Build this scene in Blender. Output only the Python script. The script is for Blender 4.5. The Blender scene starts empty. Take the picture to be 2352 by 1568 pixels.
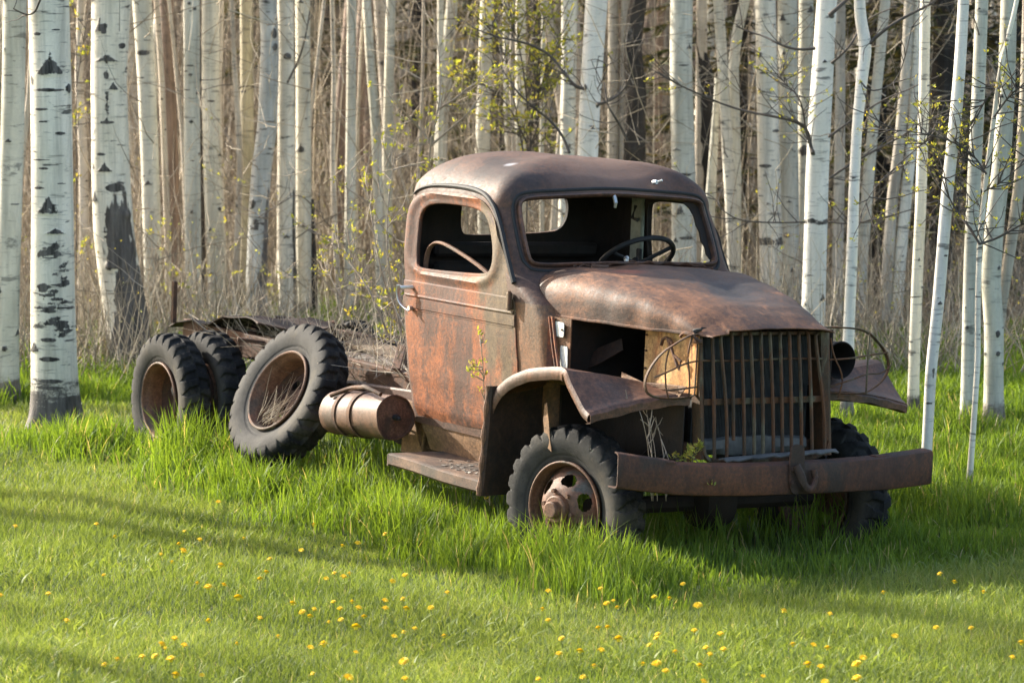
import bpy, math, random
import numpy as np
from mathutils import Matrix, Vector, noise
random.seed(7)
RNG = np.random.default_rng(11)
R = math.radians
C = bpy.context.scene.collection
scene = bpy.context.scene

# ------------------------------------------------------------------ camera, world, sun
CAM_H = 2.95
PITCH = 0.0967
cd = bpy.data.cameras.new('camera')
cam = bpy.data.objects.new('camera', cd)
C.objects.link(cam)
cam.location = (0, 0, CAM_H)
cam.rotation_euler = (math.pi / 2 - PITCH, 0, 0)
cd.sensor_width = 36
cd.lens = 113.0
cd.clip_start = 0.5
cd.clip_end = 2000
cd.dof.use_dof = True
cd.dof.focus_distance = 18.6
cd.dof.aperture_fstop = 4.0
scene.camera = cam

SUN_A, SUN_EL = R(35), R(28)          # behind-left of the view, low
SUN_DIR = Vector((-math.cos(SUN_A) * math.cos(SUN_EL), math.sin(SUN_A) * math.cos(SUN_EL), math.sin(SUN_EL)))
w = bpy.data.worlds.new('World')
scene.world = w
w.use_nodes = True
nt = w.node_tree
bg = nt.nodes['Background']
sky = nt.nodes.new('ShaderNodeTexSky')
sky.sky_type = 'NISHITA'
sky.sun_disc = False
sky.sun_elevation = SUN_EL
sky.sun_rotation = math.atan2(SUN_DIR.x, SUN_DIR.y)
sky.dust_density = 3.0
sky.ozone_density = 0.4
nt.links.new(sky.outputs[0], bg.inputs[0])
bg.inputs[1].default_value = 0.15
sl = bpy.data.lights.new('sun', 'SUN')
sl.energy = 4.6
sl.angle = R(0.6)
sl.color = (1.0, 0.93, 0.80)
so = bpy.data.objects.new('sun', sl)
C.objects.link(so)
so.location = (-20, 15, 20)
so.rotation_euler = SUN_DIR.to_track_quat('Z', 'Y').to_euler()
vs = scene.view_settings
vs.view_transform = 'Standard'
vs.look = 'None'
vs.exposure = 1.4
vs.gamma = 1
scene.cycles.max_bounces = 6
scene.cycles.transparent_max_bounces = 4
scene.cycles.use_adaptive_sampling = True

# ------------------------------------------------------------------ photograph measures -> world
PXW, PXH, PXF = 2352.0, 1568.0, 7383.85


def ray(u, v):
    a = (u - PXW / 2) / PXF
    b = (PXH / 2 - v) / PXF
    c, s = math.cos(PITCH), math.sin(PITCH)
    return Vector((a, c + b * s, -s + b * c))


def at(u, v, depth):
    """world point measured at (u, v) standing `depth` metres in front of the camera"""
    d = ray(u, v)
    return Vector((0, 0, CAM_H)) + d * (depth / d.y)


def on_ground(u, v, z=0.0):
    d = ray(u, v)
    return Vector((0, 0, CAM_H)) + d * ((z - CAM_H) / d.z)


# ------------------------------------------------------------------ mesh helpers
def tag(o, label=None, cat=None, group=None, kind=None):
    if label: o['label'] = label
    if cat: o['category'] = cat
    if group: o['group'] = group
    if kind: o['kind'] = kind
    return o


def empty(name, loc=(0, 0, 0)):
    o = bpy.data.objects.new(name, None)
    o.empty_display_size = 0.2
    C.objects.link(o)
    o.location = loc
    return o


def link(name, me, mat=None, parent=None, loc=None):
    o = bpy.data.objects.new(name, me)
    C.objects.link(o)
    if mat is not None and len(me.materials) == 0:
        me.materials.append(mat)
    if parent is not None:
        o.parent = parent
    if loc is not None:
        o.location = loc
    return o


def fast(name, V, T=None, Q=None, smooth=True, attrs=None):
    """mesh from numpy arrays (triangles and quads)"""
    V = np.asarray(V, dtype=np.float32).reshape(-1, 3)
    me = bpy.data.meshes.new(name)
    me.vertices.add(len(V))
    me.vertices.foreach_set('co', V.ravel())
    loops = []
    tot = []
    if T is not None and len(T):
        T = np.asarray(T, dtype=np.int32)
        loops.append(T.ravel()); tot.append(np.full(len(T), 3, np.int32))
    if Q is not None and len(Q):
        Q = np.asarray(Q, dtype=np.int32)
        loops.append(Q.ravel()); tot.append(np.full(len(Q), 4, np.int32))
    loops = np.concatenate(loops); tot = np.concatenate(tot)
    start = np.concatenate([[0], np.cumsum(tot)[:-1]]).astype(np.int32)
    me.loops.add(len(loops))
    me.loops.foreach_set('vertex_index', loops)
    me.polygons.add(len(tot))
    me.polygons.foreach_set('loop_start', start)
    me.polygons.foreach_set('loop_total', tot)
    me.polygons.foreach_set('use_smooth', np.full(len(tot), smooth))
    if attrs:
        for k, a in attrs.items():
            at_ = me.attributes.new(k, 'FLOAT', 'POINT')
            at_.data.foreach_set('value', np.asarray(a, dtype=np.float32).ravel())
    me.update(calc_edges=True)
    me.validate()
    return me


class MB:
    """collects shapes that make ONE mesh"""
    def __init__(s):
        s.v = []; s.f = []

    def add(s, V, F):
        n = len(s.v)
        s.v += [tuple(p) for p in V]
        s.f += [tuple(i + n for i in f) for f in F]
        return s

    def box(s, c, d, rot=None, bev=0.0):
        x, y, z = d[0] / 2, d[1] / 2, d[2] / 2
        b = min(bev, x * .9, y * .9, z * .9)
        P = []
        if b <= 0:
            P = [Vector((i * x, j * y, k * z)) for i in (-1, 1) for j in (-1, 1) for k in (-1, 1)]
            F = [(0, 1, 3, 2), (4, 6, 7, 5), (0, 4, 5, 1), (2, 3, 7, 6), (0, 2, 6, 4), (1, 5, 7, 3)]
        else:
            idx = {}
            for i in (-1, 1):
                for j in (-1, 1):
                    for k in (-1, 1):
                        for a in range(3):
                            q = [i * x, j * y, k * z]
                            for m in range(3):
                                if m != a: q[m] -= (i, j, k)[m] * b
                            idx[(i, j, k, a)] = len(P); P.append(Vector(q))
            F = []
            for a in range(3):
                o1, o2 = [m for m in range(3) if m != a]
                for sg in (-1, 1):
                    q = []
                    for (p, r) in ((-1, -1), (1, -1), (1, 1), (-1, 1)):
                        t = [0, 0, 0]; t[a] = sg; t[o1] = p; t[o2] = r
                        q.append(idx[tuple(t) + (a,)])
                    F.append(tuple(q))
                for p in (-1, 1):
                    for r in (-1, 1):
                        t0 = [0, 0, 0]; t1 = [0, 0, 0]
                        t0[a] = -1; t1[a] = 1
                        t0[o1] = t1[o1] = p; t0[o2] = t1[o2] = r
                        F.append((idx[tuple(t0) + (o1,)], idx[tuple(t0) + (o2,)], idx[tuple(t1) + (o2,)], idx[tuple(t1) + (o1,)]))
            for i in (-1, 1):
                for j in (-1, 1):
                    for k in (-1, 1):
                        F.append(tuple(idx[(i, j, k, a)] for a in range(3)))
        M = rot if rot is not None else Matrix.Identity(3)
        c = Vector(c)
        return s.add([M @ p + c for p in P], F)

    def tube(s, pts, rad, n=8, flat=1.0, up=(0, 0, 1), cap=True, closed=False):
        pts = [Vector(p) for p in pts]
        m = len(pts)
        rad = rad if hasattr(rad, '__len__') else [rad] * m
        V = []; prev = None
        for i, p in enumerate(pts):
            if closed:
                t = pts[(i + 1) % m] - pts[i - 1]
            else:
                t = pts[min(i + 1, m - 1)] - pts[max(i - 1, 0)]
            if t.length < 1e-9: t = Vector((0, 0, 1))
            t.normalize()
            a = Vector(up) - t * t.dot(Vector(up))
            if a.length < 1e-3:
                a = prev if prev is not None else t.orthogonal()
                a = a - t * t.dot(a)
            a.normalize(); prev = a.copy()
            b = t.cross(a)
            for k in range(n):
                th = 2 * math.pi * k / n
                V.append(p + a * (math.cos(th) * rad[i]) + b * (math.sin(th) * rad[i] * flat))
        F = []
        rng = m if closed else m - 1
        for i in range(rng):
            j = (i + 1) % m
            for k in range(n):
                l = (k + 1) % n
                F.append((i * n + k, j * n + k, j * n + l, i * n + l))
        if cap and not closed:
            F.append(tuple(range(n))); F.append(tuple((m - 1) * n + k for k in reversed(range(n))))
        return s.add(V, F)

    def grid(s, G, thick=0.0, closed_v=False):
        """G[i][j] points; thick>0 gives a real sheet"""
        ni, nj = len(G), len(G[0])
        G = [[Vector(p) for p in row] for row in G]
        V = [p for row in G for p in row]
        F = [(i * nj + j, (i + 1) * nj + j, (i + 1) * nj + j + 1, i * nj + j + 1) for i in range(ni - 1) for j in range(nj - 1)]
        if thick:
            N = []
            for i in range(ni):
                for j in range(nj):
                    a = G[min(i + 1, ni - 1)][j] - G[max(i - 1, 0)][j]
                    b = G[i][min(j + 1, nj - 1)] - G[i][max(j - 1, 0)]
                    c = a.cross(b)
                    N.append(c.normalized() if c.length > 1e-12 else Vector((0, 0, 1)))
            n0 = len(V)
            V += [V[k] - N[k] * thick for k in range(n0)]
            F += [tuple(n0 + q for q in reversed(f)) for f in list(F)]
            ring = [(0, j) for j in range(nj)] + [(i, nj - 1) for i in range(1, ni)] + [(ni - 1, j) for j in range(nj - 2, -1, -1)] + [(i, 0) for i in range(ni - 2, 0, -1)]
            ids = [i * nj + j for i, j in ring]
            for k in range(len(ids)):
                a, b = ids[k], ids[(k + 1) % len(ids)]
                F.append((b, a, a + n0, b + n0))
        return s.add(V, F)

    def revolve(s, prof, n=48, M=None, cap0=False, cap1=False):
        """prof (y, r) about local Y"""
        V = []
        for (y, r) in prof:
            for k in range(n):
                th = 2 * math.pi * k / n
                V.append(Vector((r * math.cos(th), y, r * math.sin(th))))
        F = []
        for i in range(len(prof) - 1):
            for k in range(n):
                l = (k + 1) % n
                F.append((i * n + k, i * n + l, (i + 1) * n + l, (i + 1) * n + k))
        if cap0: F.append(tuple(range(n)))
        if cap1: F.append(tuple((len(prof) - 1) * n + k for k in reversed(range(n))))
        if M is not None: V = [M @ p for p in V]
        return s.add(V, F)

    def mesh(s, name, smooth=True, angle=35):
        me = bpy.data.meshes.new(name)
        me.from_pydata(s.v, [], s.f)
        me.validate()
        fix(me, smooth, angle)
        return me

    def build(s, name, mat, parent=None, smooth=True, angle=35):
        return link(name, s.mesh(name, smooth, angle), mat, parent)


def fix(me, smooth=True, angle=35):
    import bmesh
    bm = bmesh.new(); bm.from_mesh(me)
    bmesh.ops.recalc_face_normals(bm, faces=bm.faces)
    bm.to_mesh(me); bm.free()
    if smooth:
        me.polygons.foreach_set('use_smooth', [True] * len(me.polygons))
        me.set_sharp_from_angle(angle=R(angle))
    me.update()


def prism(poly, axis, a, b):
    """closed prism of a 2-D polygon; axis 'Y': poly in XZ, axis 'X': poly in YZ"""
    n = len(poly)
    if axis == 'Y':
        V = [(p[0], a, p[1]) for p in poly] + [(p[0], b, p[1]) for p in poly]
    else:
        V = [(a, p[0], p[1]) for p in poly] + [(b, p[0], p[1]) for p in poly]
    F = [tuple(range(n)), tuple(range(2 * n - 1, n - 1, -1))] + [(i, (i + 1) % n + 0, (i + 1) % n + n, i + n) for i in range(n)]
    m = MB(); m.add(V, F)
    return m


def boolean(me, cutters, op='DIFFERENCE'):
    o = bpy.data.objects.new('tmp', me); C.objects.link(o)
    cs = []
    for c in cutters:
        cm = c.mesh('cut', smooth=False)
        co = bpy.data.objects.new('cut', cm); C.objects.link(co); cs.append(co)
        m = o.modifiers.new('b', 'BOOLEAN'); m.object = co; m.operation = op; m.solver = 'EXACT'
    bpy.context.view_layer.update()
    dg = bpy.context.evaluated_depsgraph_get()
    out = bpy.data.meshes.new_from_object(o.evaluated_get(dg))
    bpy.data.objects.remove(o)
    for co in cs: bpy.data.objects.remove(co)
    return out


def chaikin(P, n=2, closed=True):
    for _ in range(n):
        Q = []
        m = len(P)
        for i in range(m if closed else m - 1):
            a = P[i]; b = P[(i + 1) % m]
            Q.append(tuple(a[k] * .75 + b[k] * .25 for k in range(len(a))))
            Q.append(tuple(a[k] * .25 + b[k] * .75 for k in range(len(a))))
        if not closed: Q = [P[0]] + Q + [P[-1]]
        P = Q
    return P


def lerp(x, xs, ys):
    return float(np.interp(x, xs, ys))


# ------------------------------------------------------------------ materials
def newmat(name):
    m = bpy.data.materials.new(name)
    m.use_nodes = True
    nt = m.node_tree
    b = nt.nodes['Principled BSDF']
    return m, nt, b


def N(nt, t, **kw):
    n = nt.nodes.new(t)
    for k, v in kw.items():
        if k.startswith('i_'):
            key = k[2:]
            n.inputs[int(key) if key.isdigit() else key].default_value = v
        else:
            setattr(n, k, v)
    return n


def coords(nt, scale=(1, 1, 1), src='Object', loc=(0, 0, 0)):
    tc = N(nt, 'ShaderNodeTexCoord')
    mp = N(nt, 'ShaderNodeMapping')
    mp.inputs['Scale'].default_value = scale
    mp.inputs['Location'].default_value = loc
    nt.links.new(tc.outputs[src], mp.inputs[0])
    return mp.outputs[0]


def noise_n(nt, vec, scale, detail=4, rough=.6, dist=0.0):
    n = N(nt, 'ShaderNodeTexNoise')
    n.inputs['Scale'].default_value = scale
    n.inputs['Detail'].default_value = detail
    n.inputs['Roughness'].default_value = rough
    n.inputs['Distortion'].default_value = dist
    nt.links.new(vec, n.inputs['Vector'])
    return n.outputs[0]


def ramp(nt, fac, stops, interp='LINEAR'):
    r = N(nt, 'ShaderNodeValToRGB')
    r.color_ramp.interpolation = interp
    e = r.color_ramp.elements
    while len(e) < len(stops): e.new(0.5)
    for i, (p, c) in enumerate(stops):
        e[i].position = p
        e[i].color = (c, c, c, 1) if not hasattr(c, '__len__') else (*c, 1)
    nt.links.new(fac, r.inputs[0])
    return r.outputs[0]


def mix(nt, fac, a, b, mode='MIX'):
    m = N(nt, 'ShaderNodeMix', data_type='RGBA', blend_type=mode)
    for s, v in ((0, fac), (6, a), (7, b)):
        if hasattr(v, 'is_linked') or hasattr(v, 'links'):
            nt.links.new(v, m.inputs[s])
        elif s == 0:
            m.inputs[0].default_value = v
        else:
            m.inputs[s].default_value = (*v, 1)
    return m.outputs[2]


def math_n(nt, op, a, b=None, clamp=False):
    m = N(nt, 'ShaderNodeMath', operation=op, use_clamp=clamp)
    for i, v in ((0, a), (1, b)):
        if v is None: continue
        if hasattr(v, 'links'): nt.links.new(v, m.inputs[i])
        else: m.inputs[i].default_value = v
    return m.outputs[0]


def bump(nt, b, h, strength=.3, dist=.01):
    n = N(nt, 'ShaderNodeBump')
    n.inputs['Strength'].default_value = strength
    n.inputs['Distance'].default_value = dist
    nt.links.new(h, n.inputs['Height'])
    nt.links.new(n.outputs[0], b.inputs['Normal'])


K_RUST = .60


def rust(name, base, second, third, amt=.5, scale=3.0, streak=(1, 1, .45), rough=(.5, .8), speck=.5, third_amt=.3, bmp=.25, spot=None):
    """weathered sheet steel: two rust tones, worn paint patches, dark specks, run-down streaks"""
    m, nt, b = newmat(name)
    base, second, third = [(q[0] * K_RUST, q[1] * K_RUST * .95, q[2] * K_RUST * .84) for q in (base, second, third)]
    v = coords(nt, streak, loc=(random.random() * 9, 3, 1))
    v1 = coords(nt)
    n1 = noise_n(nt, v, scale, 6, .65, .3)
    n2 = noise_n(nt, v, scale * .55 + .3, 5, .6, .4)
    n3 = noise_n(nt, v1, scale * 14, 6, .7)
    n4 = noise_n(nt, v1, scale * 60, 3, .7)
    f1 = ramp(nt, math_n(nt, 'ADD', n1, math_n(nt, 'MULTIPLY', math_n(nt, 'SUBTRACT', n3, .5), .22)), [(.42, 0), (.58, 1)])
    c = mix(nt, math_n(nt, 'MULTIPLY', f1, amt * 1.4, True), base, second)
    f2 = ramp(nt, math_n(nt, 'ADD', n2, math_n(nt, 'MULTIPLY', math_n(nt, 'SUBTRACT', n4, .5), .16)), [(.53, 0), (.60, 1)])
    c = mix(nt, math_n(nt, 'MULTIPLY', f2, third_amt * 1.8, True), c, third)
    f3 = ramp(nt, n3, [(.33, .42), (.64, 1.32)])
    c = mix(nt, .85, c, f3, 'MULTIPLY')
    f5 = ramp(nt, noise_n(nt, v, scale * 3.1, 5, .7, .6), [(.36, .62), (.6, 1.18)])
    c = mix(nt, .8, c, f5, 'MULTIPLY')
    f4 = ramp(nt, n4, [(.52, 0), (.64, 1)])
    c = mix(nt, math_n(nt, 'MULTIPLY', f4, speck, True), c, tuple(x * .35 for x in base))
    nt.links.new(c, b.inputs['Base Color'])
    rr = N(nt, 'ShaderNodeMapRange')
    nt.links.new(n3, rr.inputs[0])
    rr.inputs[1].default_value = .3; rr.inputs[2].default_value = .7
    rr.inputs[3].default_value = rough[0]; rr.inputs[4].default_value = rough[1]
    nt.links.new(rr.outputs[0], b.inputs['Roughness'])
    b.inputs['Specular IOR Level'].default_value = .5
    for (pos, r0, r1, col, k) in (spot or []):
        d_ = N(nt, 'ShaderNodeVectorMath', operation='DISTANCE'); nt.links.new(v1, d_.inputs[0]); d_.inputs[1].default_value = pos
        dd = math_n(nt, 'ADD', d_.outputs['Value'], math_n(nt, 'MULTIPLY', math_n(nt, 'SUBTRACT', n1, .5), r1 * 1.6))
        dd = math_n(nt, 'ADD', dd, math_n(nt, 'MULTIPLY', math_n(nt, 'SUBTRACT', n3, .5), r1 * .8))
        f6 = ramp(nt, dd, [(r0, 1), (r1, 0)])
        c = mix(nt, math_n(nt, 'MULTIPLY', f6, k), c, col)
        nt.links.new(c, b.inputs['Base Color'])
    h = math_n(nt, 'ADD', n3, math_n(nt, 'MULTIPLY', n4, .35))
    bump(nt, b, h, bmp, .012)
    return m


def plain(name, col, rough=.6, var=.25, scale=8, metallic=0.0, bmp=.15):
    m, nt, b = newmat(name)
    v = coords(nt)
    n1 = noise_n(nt, v, scale, 5, .65)
    f = ramp(nt, n1, [(.3, 1 - var), (.7, 1 + var)])
    c = mix(nt, 1.0, col, f, 'MULTIPLY')
    nt.links.new(c, b.inputs['Base Color'])
    b.inputs['Roughness'].default_value = rough
    b.inputs['Metallic'].default_value = metallic
    bump(nt, b, noise_n(nt, v, scale * 6, 4, .7), bmp, .006)
    return m


MAT = {}
MAUVE = (.145, .080, .062)
MAT['roof'] = rust('mauve_brown_rust', MAUVE, (.20, .098, .066), (.085, .058, .055), .5, 2.6, (1, 1, 1), (.54, .76), .6, .5, spot=[((-1.43, -.50, 2.335), .015, .05, (.40, .40, .42), .7), ((-1.2, .1, 2.36), .2, .5, (.22, .13, .09), .5)])
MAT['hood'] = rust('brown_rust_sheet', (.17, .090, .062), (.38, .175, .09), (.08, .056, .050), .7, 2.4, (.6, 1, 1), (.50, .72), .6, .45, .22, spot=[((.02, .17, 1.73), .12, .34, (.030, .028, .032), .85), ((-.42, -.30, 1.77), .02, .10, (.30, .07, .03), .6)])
MAT['door'] = rust('orange_streaked_rust', (.185, .085, .062), (.46, .145, .050), (.23, .165, .10), 1.0, 3.0, (1, 1, .34), (.55, .78), .75, .65)
MAT['cowl'] = rust('green_grey_worn_paint', (.25, .16, .10), (.40, .18, .085), (.22, .21, .14), .55, 4.0, (1, 1, .35), (.55, .8), .6, .8)
MAT['fender'] = rust('mauve_fender_rust', (.155, .088, .070), (.27, .12, .07), (.11, .075, .065), .55, 3.2, (1, 1, 1), (.42, .6), .35, .4)
MAT['bumper'] = rust('dark_red_brown_rust', (.13, .056, .038), (.22, .085, .042), (.075, .05, .042), .6, 4.0, (1, 1, .5), (.6, .85), .6, .5)
MAT['orange'] = rust('yellow_orange_rust', (.98, .46, .13), (.98, .68, .32), (.50, .17, .06), .6, 3.2, (1, 1, .3), (.6, .8), .45, .7)
MAT['grille'] = rust('pitted_grey_brown_rust', (.13, .080, .043), (.26, .10, .036), (.24, .21, .14), .6, 9.0, (1, 1, .4), (.6, .85), .6, .6)
MAT['frame'] = rust('scaly_chassis_rust', (.13, .066, .042), (.26, .12, .06), (.09, .07, .06), .55, 3.5, (1, 1, 1), (.65, .9), .6, .4)
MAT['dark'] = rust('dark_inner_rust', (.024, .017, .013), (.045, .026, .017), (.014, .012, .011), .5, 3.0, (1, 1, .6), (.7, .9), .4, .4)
MAT['tan'] = rust('tan_flaking_rust', (.34, .20, .115), (.42, .25, .14), (.20, .11, .07), .5, 4.0, (1, 1, .7), (.7, .9), .5, .5)
MAT['rim'] = rust('pale_rust_rim', (.30, .155, .10), (.38, .20, .13), (.20, .16, .13), .5, 5.0, (1, 1, 1), (.5, .8), .5, .5)
MAT['rim_in'] = rust('dark_rust_dish', (.12, .055, .033), (.18, .08, .045), (.13, .10, .05), .5, 5.0, (1, 1, 1), (.6, .85), .5, .5)
MAT['tank'] = rust('smooth_pink_brown_rust', (.17, .085, .060), (.27, .145, .10), (.09, .055, .042), .6, 6.0, (1, 1, 1), (.45, .65), .5, .5)
MAT['step'] = rust('grey_brown_step', (.17, .11, .085), (.30, .19, .13), (.12, .10, .09), .5, 5.0, (1, 1, 1), (.6, .85), .5, .5)
MAT['fdisc'] = rust('blue_grey_over_rust', (.25, .13, .09), (.30, .15, .10), (.15, .165, .17), .5, 5.0, (1, 1, 1), (.5, .75), .4, .8)
MAT['rubber'] = plain('weathered_black_rubber', (.030, .030, .031), .72, .3, 14, bmp=.3)
MAT['gasket'] = plain('black_window_rubber', (.018, .018, .018), .7, .3, 20)
MAT['chrome'] = plain('dull_bright_metal', (.62, .63, .62), .38, .25, 20, .85, .2)
MAT['plate'] = plain('scuffed_pale_plate', (.50, .51, .47), .55, .35, 22)
MAT['silver'] = plain('tarnished_silver_tank', (.13, .13, .125), .6, .5, 9, .2, .4)
MAT['wood2'] = rust('weathered_brown_plank', (.26, .19, .13), (.32, .24, .17), (.16, .11, .08), .5, 5, (.2, 1, 1), (.8, .95), .5, .5)
MAT['wood'] = plain('grey_weathered_board', (.30, .27, .23), .85, .35, 14, bmp=.5)

# ------------------------------------------------------------------ THE TRUCK (local frame: X forward, Y left, Z up)
def truck_matrix():
    yaw, pi_, ro = .55392593, .01926416, -.03739025
    s, c = math.sin(yaw), math.cos(yaw)
    R0 = Matrix(((s, c, 0), (-c, s, 0), (0, 0, 1)))
    cp, sp = math.cos(pi_), math.sin(pi_)
    Rp = Matrix(((cp, 0, sp), (0, 1, 0), (-sp, 0, cp)))
    cr, sr = math.cos(ro), math.sin(ro)
    Rr = Matrix(((1, 0, 0), (0, cr, -sr), (0, sr, cr)))
    M = (R0 @ Rp @ Rr).to_4x4()
    M.translation = Vector((1.069, 18.357, CAM_H - 3.1737))
    return M


TM = truck_matrix()
TI = TM.inverted()
truck = empty('rusty_truck')
truck.matrix_world = TM
tag(truck, 'rusted out old six wheeled truck without bed standing in tall grass before the birch trees', 'truck')
T = truck

# ---- cab shell
ZW = ([.70, 1.0, 1.3, 1.45, 1.6, 1.8, 2.0, 2.08], [.735, .775, .795, .80, .80, .792, .780, .770])
ZF = ([.70, 1.2, 1.45, 1.55, 1.62, 1.68, 1.72, 1.78, 2.08], [-.47, -.47, -.50, -.58, -.69, -.80, -.872, -.915, -1.07])
ZR = ([.70, 1.45, 2.08], [-2.16, -2.24, -2.22])
RFX = ([.7, 1.5, 1.72], [.10, .10, .11])
RFY = ([.7, 1.5, 1.72], [.10, .10, .10])


def cab_w(z): return lerp(z, *ZW)


def outline(z, inset=0.0):
    wd = cab_w(z) - inset; xf = lerp(z, *ZF) - inset; xr = lerp(z, *ZR) + inset
    rx, ry = lerp(z, *RFX), lerp(z, *RFY)
    rr = .16
    P = []
    for k in range(8): P.append((xr, -(wd - rr) * k / 8))
    for k in range(9):
        a = math.pi / 2 * k / 9
        P.append((xr + rr - rr * math.cos(a), -(wd - rr) - rr * math.sin(a)))
    x0, x1 = xr + rr, xf - rx
    for k in range(22): P.append((x0 + (x1 - x0) * k / 22, -wd))
    for k in range(12):
        a = math.pi / 2 * k / 12
        P.append((x1 + rx * math.sin(a), -(wd - ry) - ry * math.cos(a)))
    for k in range(16):
        y = -(wd - ry) * (1 - k / 16)
        P.append((xf + .025 * (1 - abs(y) / wd) * (1 if z > 1.7 else .3), y))
    P.append((xf + .025 * (1 if z > 1.7 else .3), 0.0))
    if z < 1.66:
        k = min(1, (1.66 - z) / .1) * .08
        P = [(x, y * (1 - k * max(0, x + .80))) for x, y in P]
    Q = [(x, -y) for (x, y) in P[1:-1]][::-1]
    return P + Q


def cab_rings(inset):
    rings = []
    zs = list(np.linspace(.70, 2.08, 56))
    for z in zs: rings.append([(x, y, z) for x, y in outline(z, inset)])
    base = outline(2.08, inset); cx, cy, h, n = -1.62, 0.0, .31 - inset, 2.35
    for k in range(1, 23):
        t = math.sin(math.pi / 2 * k / 22.5)
        s = (1 - t ** n) ** (1 / n)
        rings.append([(cx + (x - cx) * s, cy + (y - cy) * s, 2.08 + h * t) for x, y in base])
    return rings


def dent(p):
    """hand-beaten irregularities and the sag in the middle of the roof"""
    x, y, z = p
    d = 0.010 * noise.noise(Vector((x * 1.7, y * 1.7, z * 1.7 + 4))) + .004 * noise.noise(Vector((x * 6, y * 6, z * 6)))
    if z > 2.2:
        k = min(1, (z - 2.2) / .12)
        z -= k * .045 * math.exp(-(((x + 1.15) / .28) ** 2 + ((y - .12) / .34) ** 2))
        z += k * .012 * math.sin(x * 5 + y * 3)
        z += k * d * 1.2
    else:
        y += math.copysign(d * .5, y)
    return (x, y, z)


m = MB()
ro, ri = cab_rings(0), cab_rings(.03)
no = len(ro[0])
V = [dent(p) for r in ro for p in r] + [dent(p) for r in ri for p in r]
nr = len(ro); off = nr * no
F = []
for i in range(nr - 1):
    for k in range(no):
        l = (k + 1) % no
        F.append((i * no + k, i * no + l, (i + 1) * no + l, (i + 1) * no + k))
        F.append((off + i * no + k, off + (i + 1) * no + k, off + (i + 1) * no + l, off + i * no + l))
for k in range(no):
    l = (k + 1) % no
    F.append((k, off + k, off + l, l))
V.append(tuple(np.mean([V[(nr - 1) * no + k] for k in range(no)], 0) + np.array((0, 0, .001)))); a = len(V) - 1
V.append(tuple(np.mean([V[off + (nr - 1) * no + k] for k in range(no)], 0))); b = len(V) - 1
for k in range(no):
    l = (k + 1) % no
    F.append(((nr - 1) * no + k, (nr - 1) * no + l, a))
    F.append((off + (nr - 1) * no + l, off + (nr - 1) * no + k, b))
m.add(V, F)
shell = m.mesh('cab', smooth=False)

# door outline and windows measured on the side of the cab (X, Z)
DOOR = [(-1.99, .72), (-2.045, 1.1), (-2.09, 1.44), (-2.135, 1.68), (-2.145, 1.93), (-2.12, 2.03), (-2.06, 2.095), (-1.90, 2.13), (-1.53, 2.14), (-1.29, 2.12),
        (-1.19, 2.07), (-1.11, 2.0), (-.99, 1.82), (-.89, 1.66), (-.815, 1.50), (-.785, 1.2), (-.785, .90), (-.80, .78)]
WIN = [(-2.02, 1.93), (-2.015, 1.72), (-1.985, 1.655), (-1.90, 1.64), (-1.55, 1.65), (-1.20, 1.665), (-1.115, 1.69), (-1.085, 1.75), (-1.10, 1.83),
       (-1.17, 1.97), (-1.235, 2.04), (-1.34, 2.075), (-1.60, 2.085), (-1.87, 2.075), (-1.97, 2.04), (-2.01, 1.99)]
WINs = chaikin(WIN, 2)
OPEN = [(-1.96, .78), (-2.02, 1.2), (-2.05, 1.6), (-2.085, 1.93), (-2.0, 2.06), (-1.55, 2.10), (-1.25, 2.08), (-1.10, 1.95), (-.95, 1.7), (-.87, 1.5), (-.84, 1.0), (-.86, .8)]
LWIN = chaikin([(-1.78, 1.72), (-1.78, 2.06), (-1.70, 2.10), (-1.25, 2.10), (-1.15, 2.05), (-.99, 1.80), (-.97, 1.72), (-1.02, 1.68), (-1.72, 1.66)], 2)
WS = chaikin([(-.668, 1.80), (-.655, 2.10), (-.62, 2.135), (-.3, 2.15), (0, 2.165), (.3, 2.15), (.62, 2.135), (.655, 2.10), (.668, 1.80), (.64, 1.765), (.3, 1.775), (0, 1.78), (-.3, 1.775), (-.64, 1.765)], 2)
RWIN = chaikin([(-.37, 1.86), (-.37, 2.06), (-.33, 2.10), (.38, 2.10), (.42, 2.06), (.42, 1.96), (.38, 1.89), (.30, 1.86), (-.30, 1.84)], 2)
shell = boolean(shell, [prism(OPEN, 'Y', -1.0, -.5), prism(LWIN, 'Y', .5, 1.0), prism(WS, 'X', -1.25, -.60), prism(RWIN, 'X', -2.5, -2.1)])
fix(shell, True, 32)
shell.name = 'cab'
cab = link('cab', shell, MAT['roof'], T)
cab.data.materials.clear(); cab.data.materials.append(MAT['roof']); cab.data.materials.append(MAT['cowl'])
cab.data.materials.append(MAT['dark'])
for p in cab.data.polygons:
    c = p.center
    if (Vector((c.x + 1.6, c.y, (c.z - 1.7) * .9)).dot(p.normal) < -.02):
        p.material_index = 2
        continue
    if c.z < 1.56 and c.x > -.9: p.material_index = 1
cab['label'] = 'rounded brown cab with sagging roof and no glass'


def side_y(z, off=0.0):
    s = 1 if z <= 2.08 else (1 - ((z - 2.08) / .31) ** 2.35) ** (1 / 2.35)
    return -(cab_w(min(z, 2.08)) * s + off)


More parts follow.
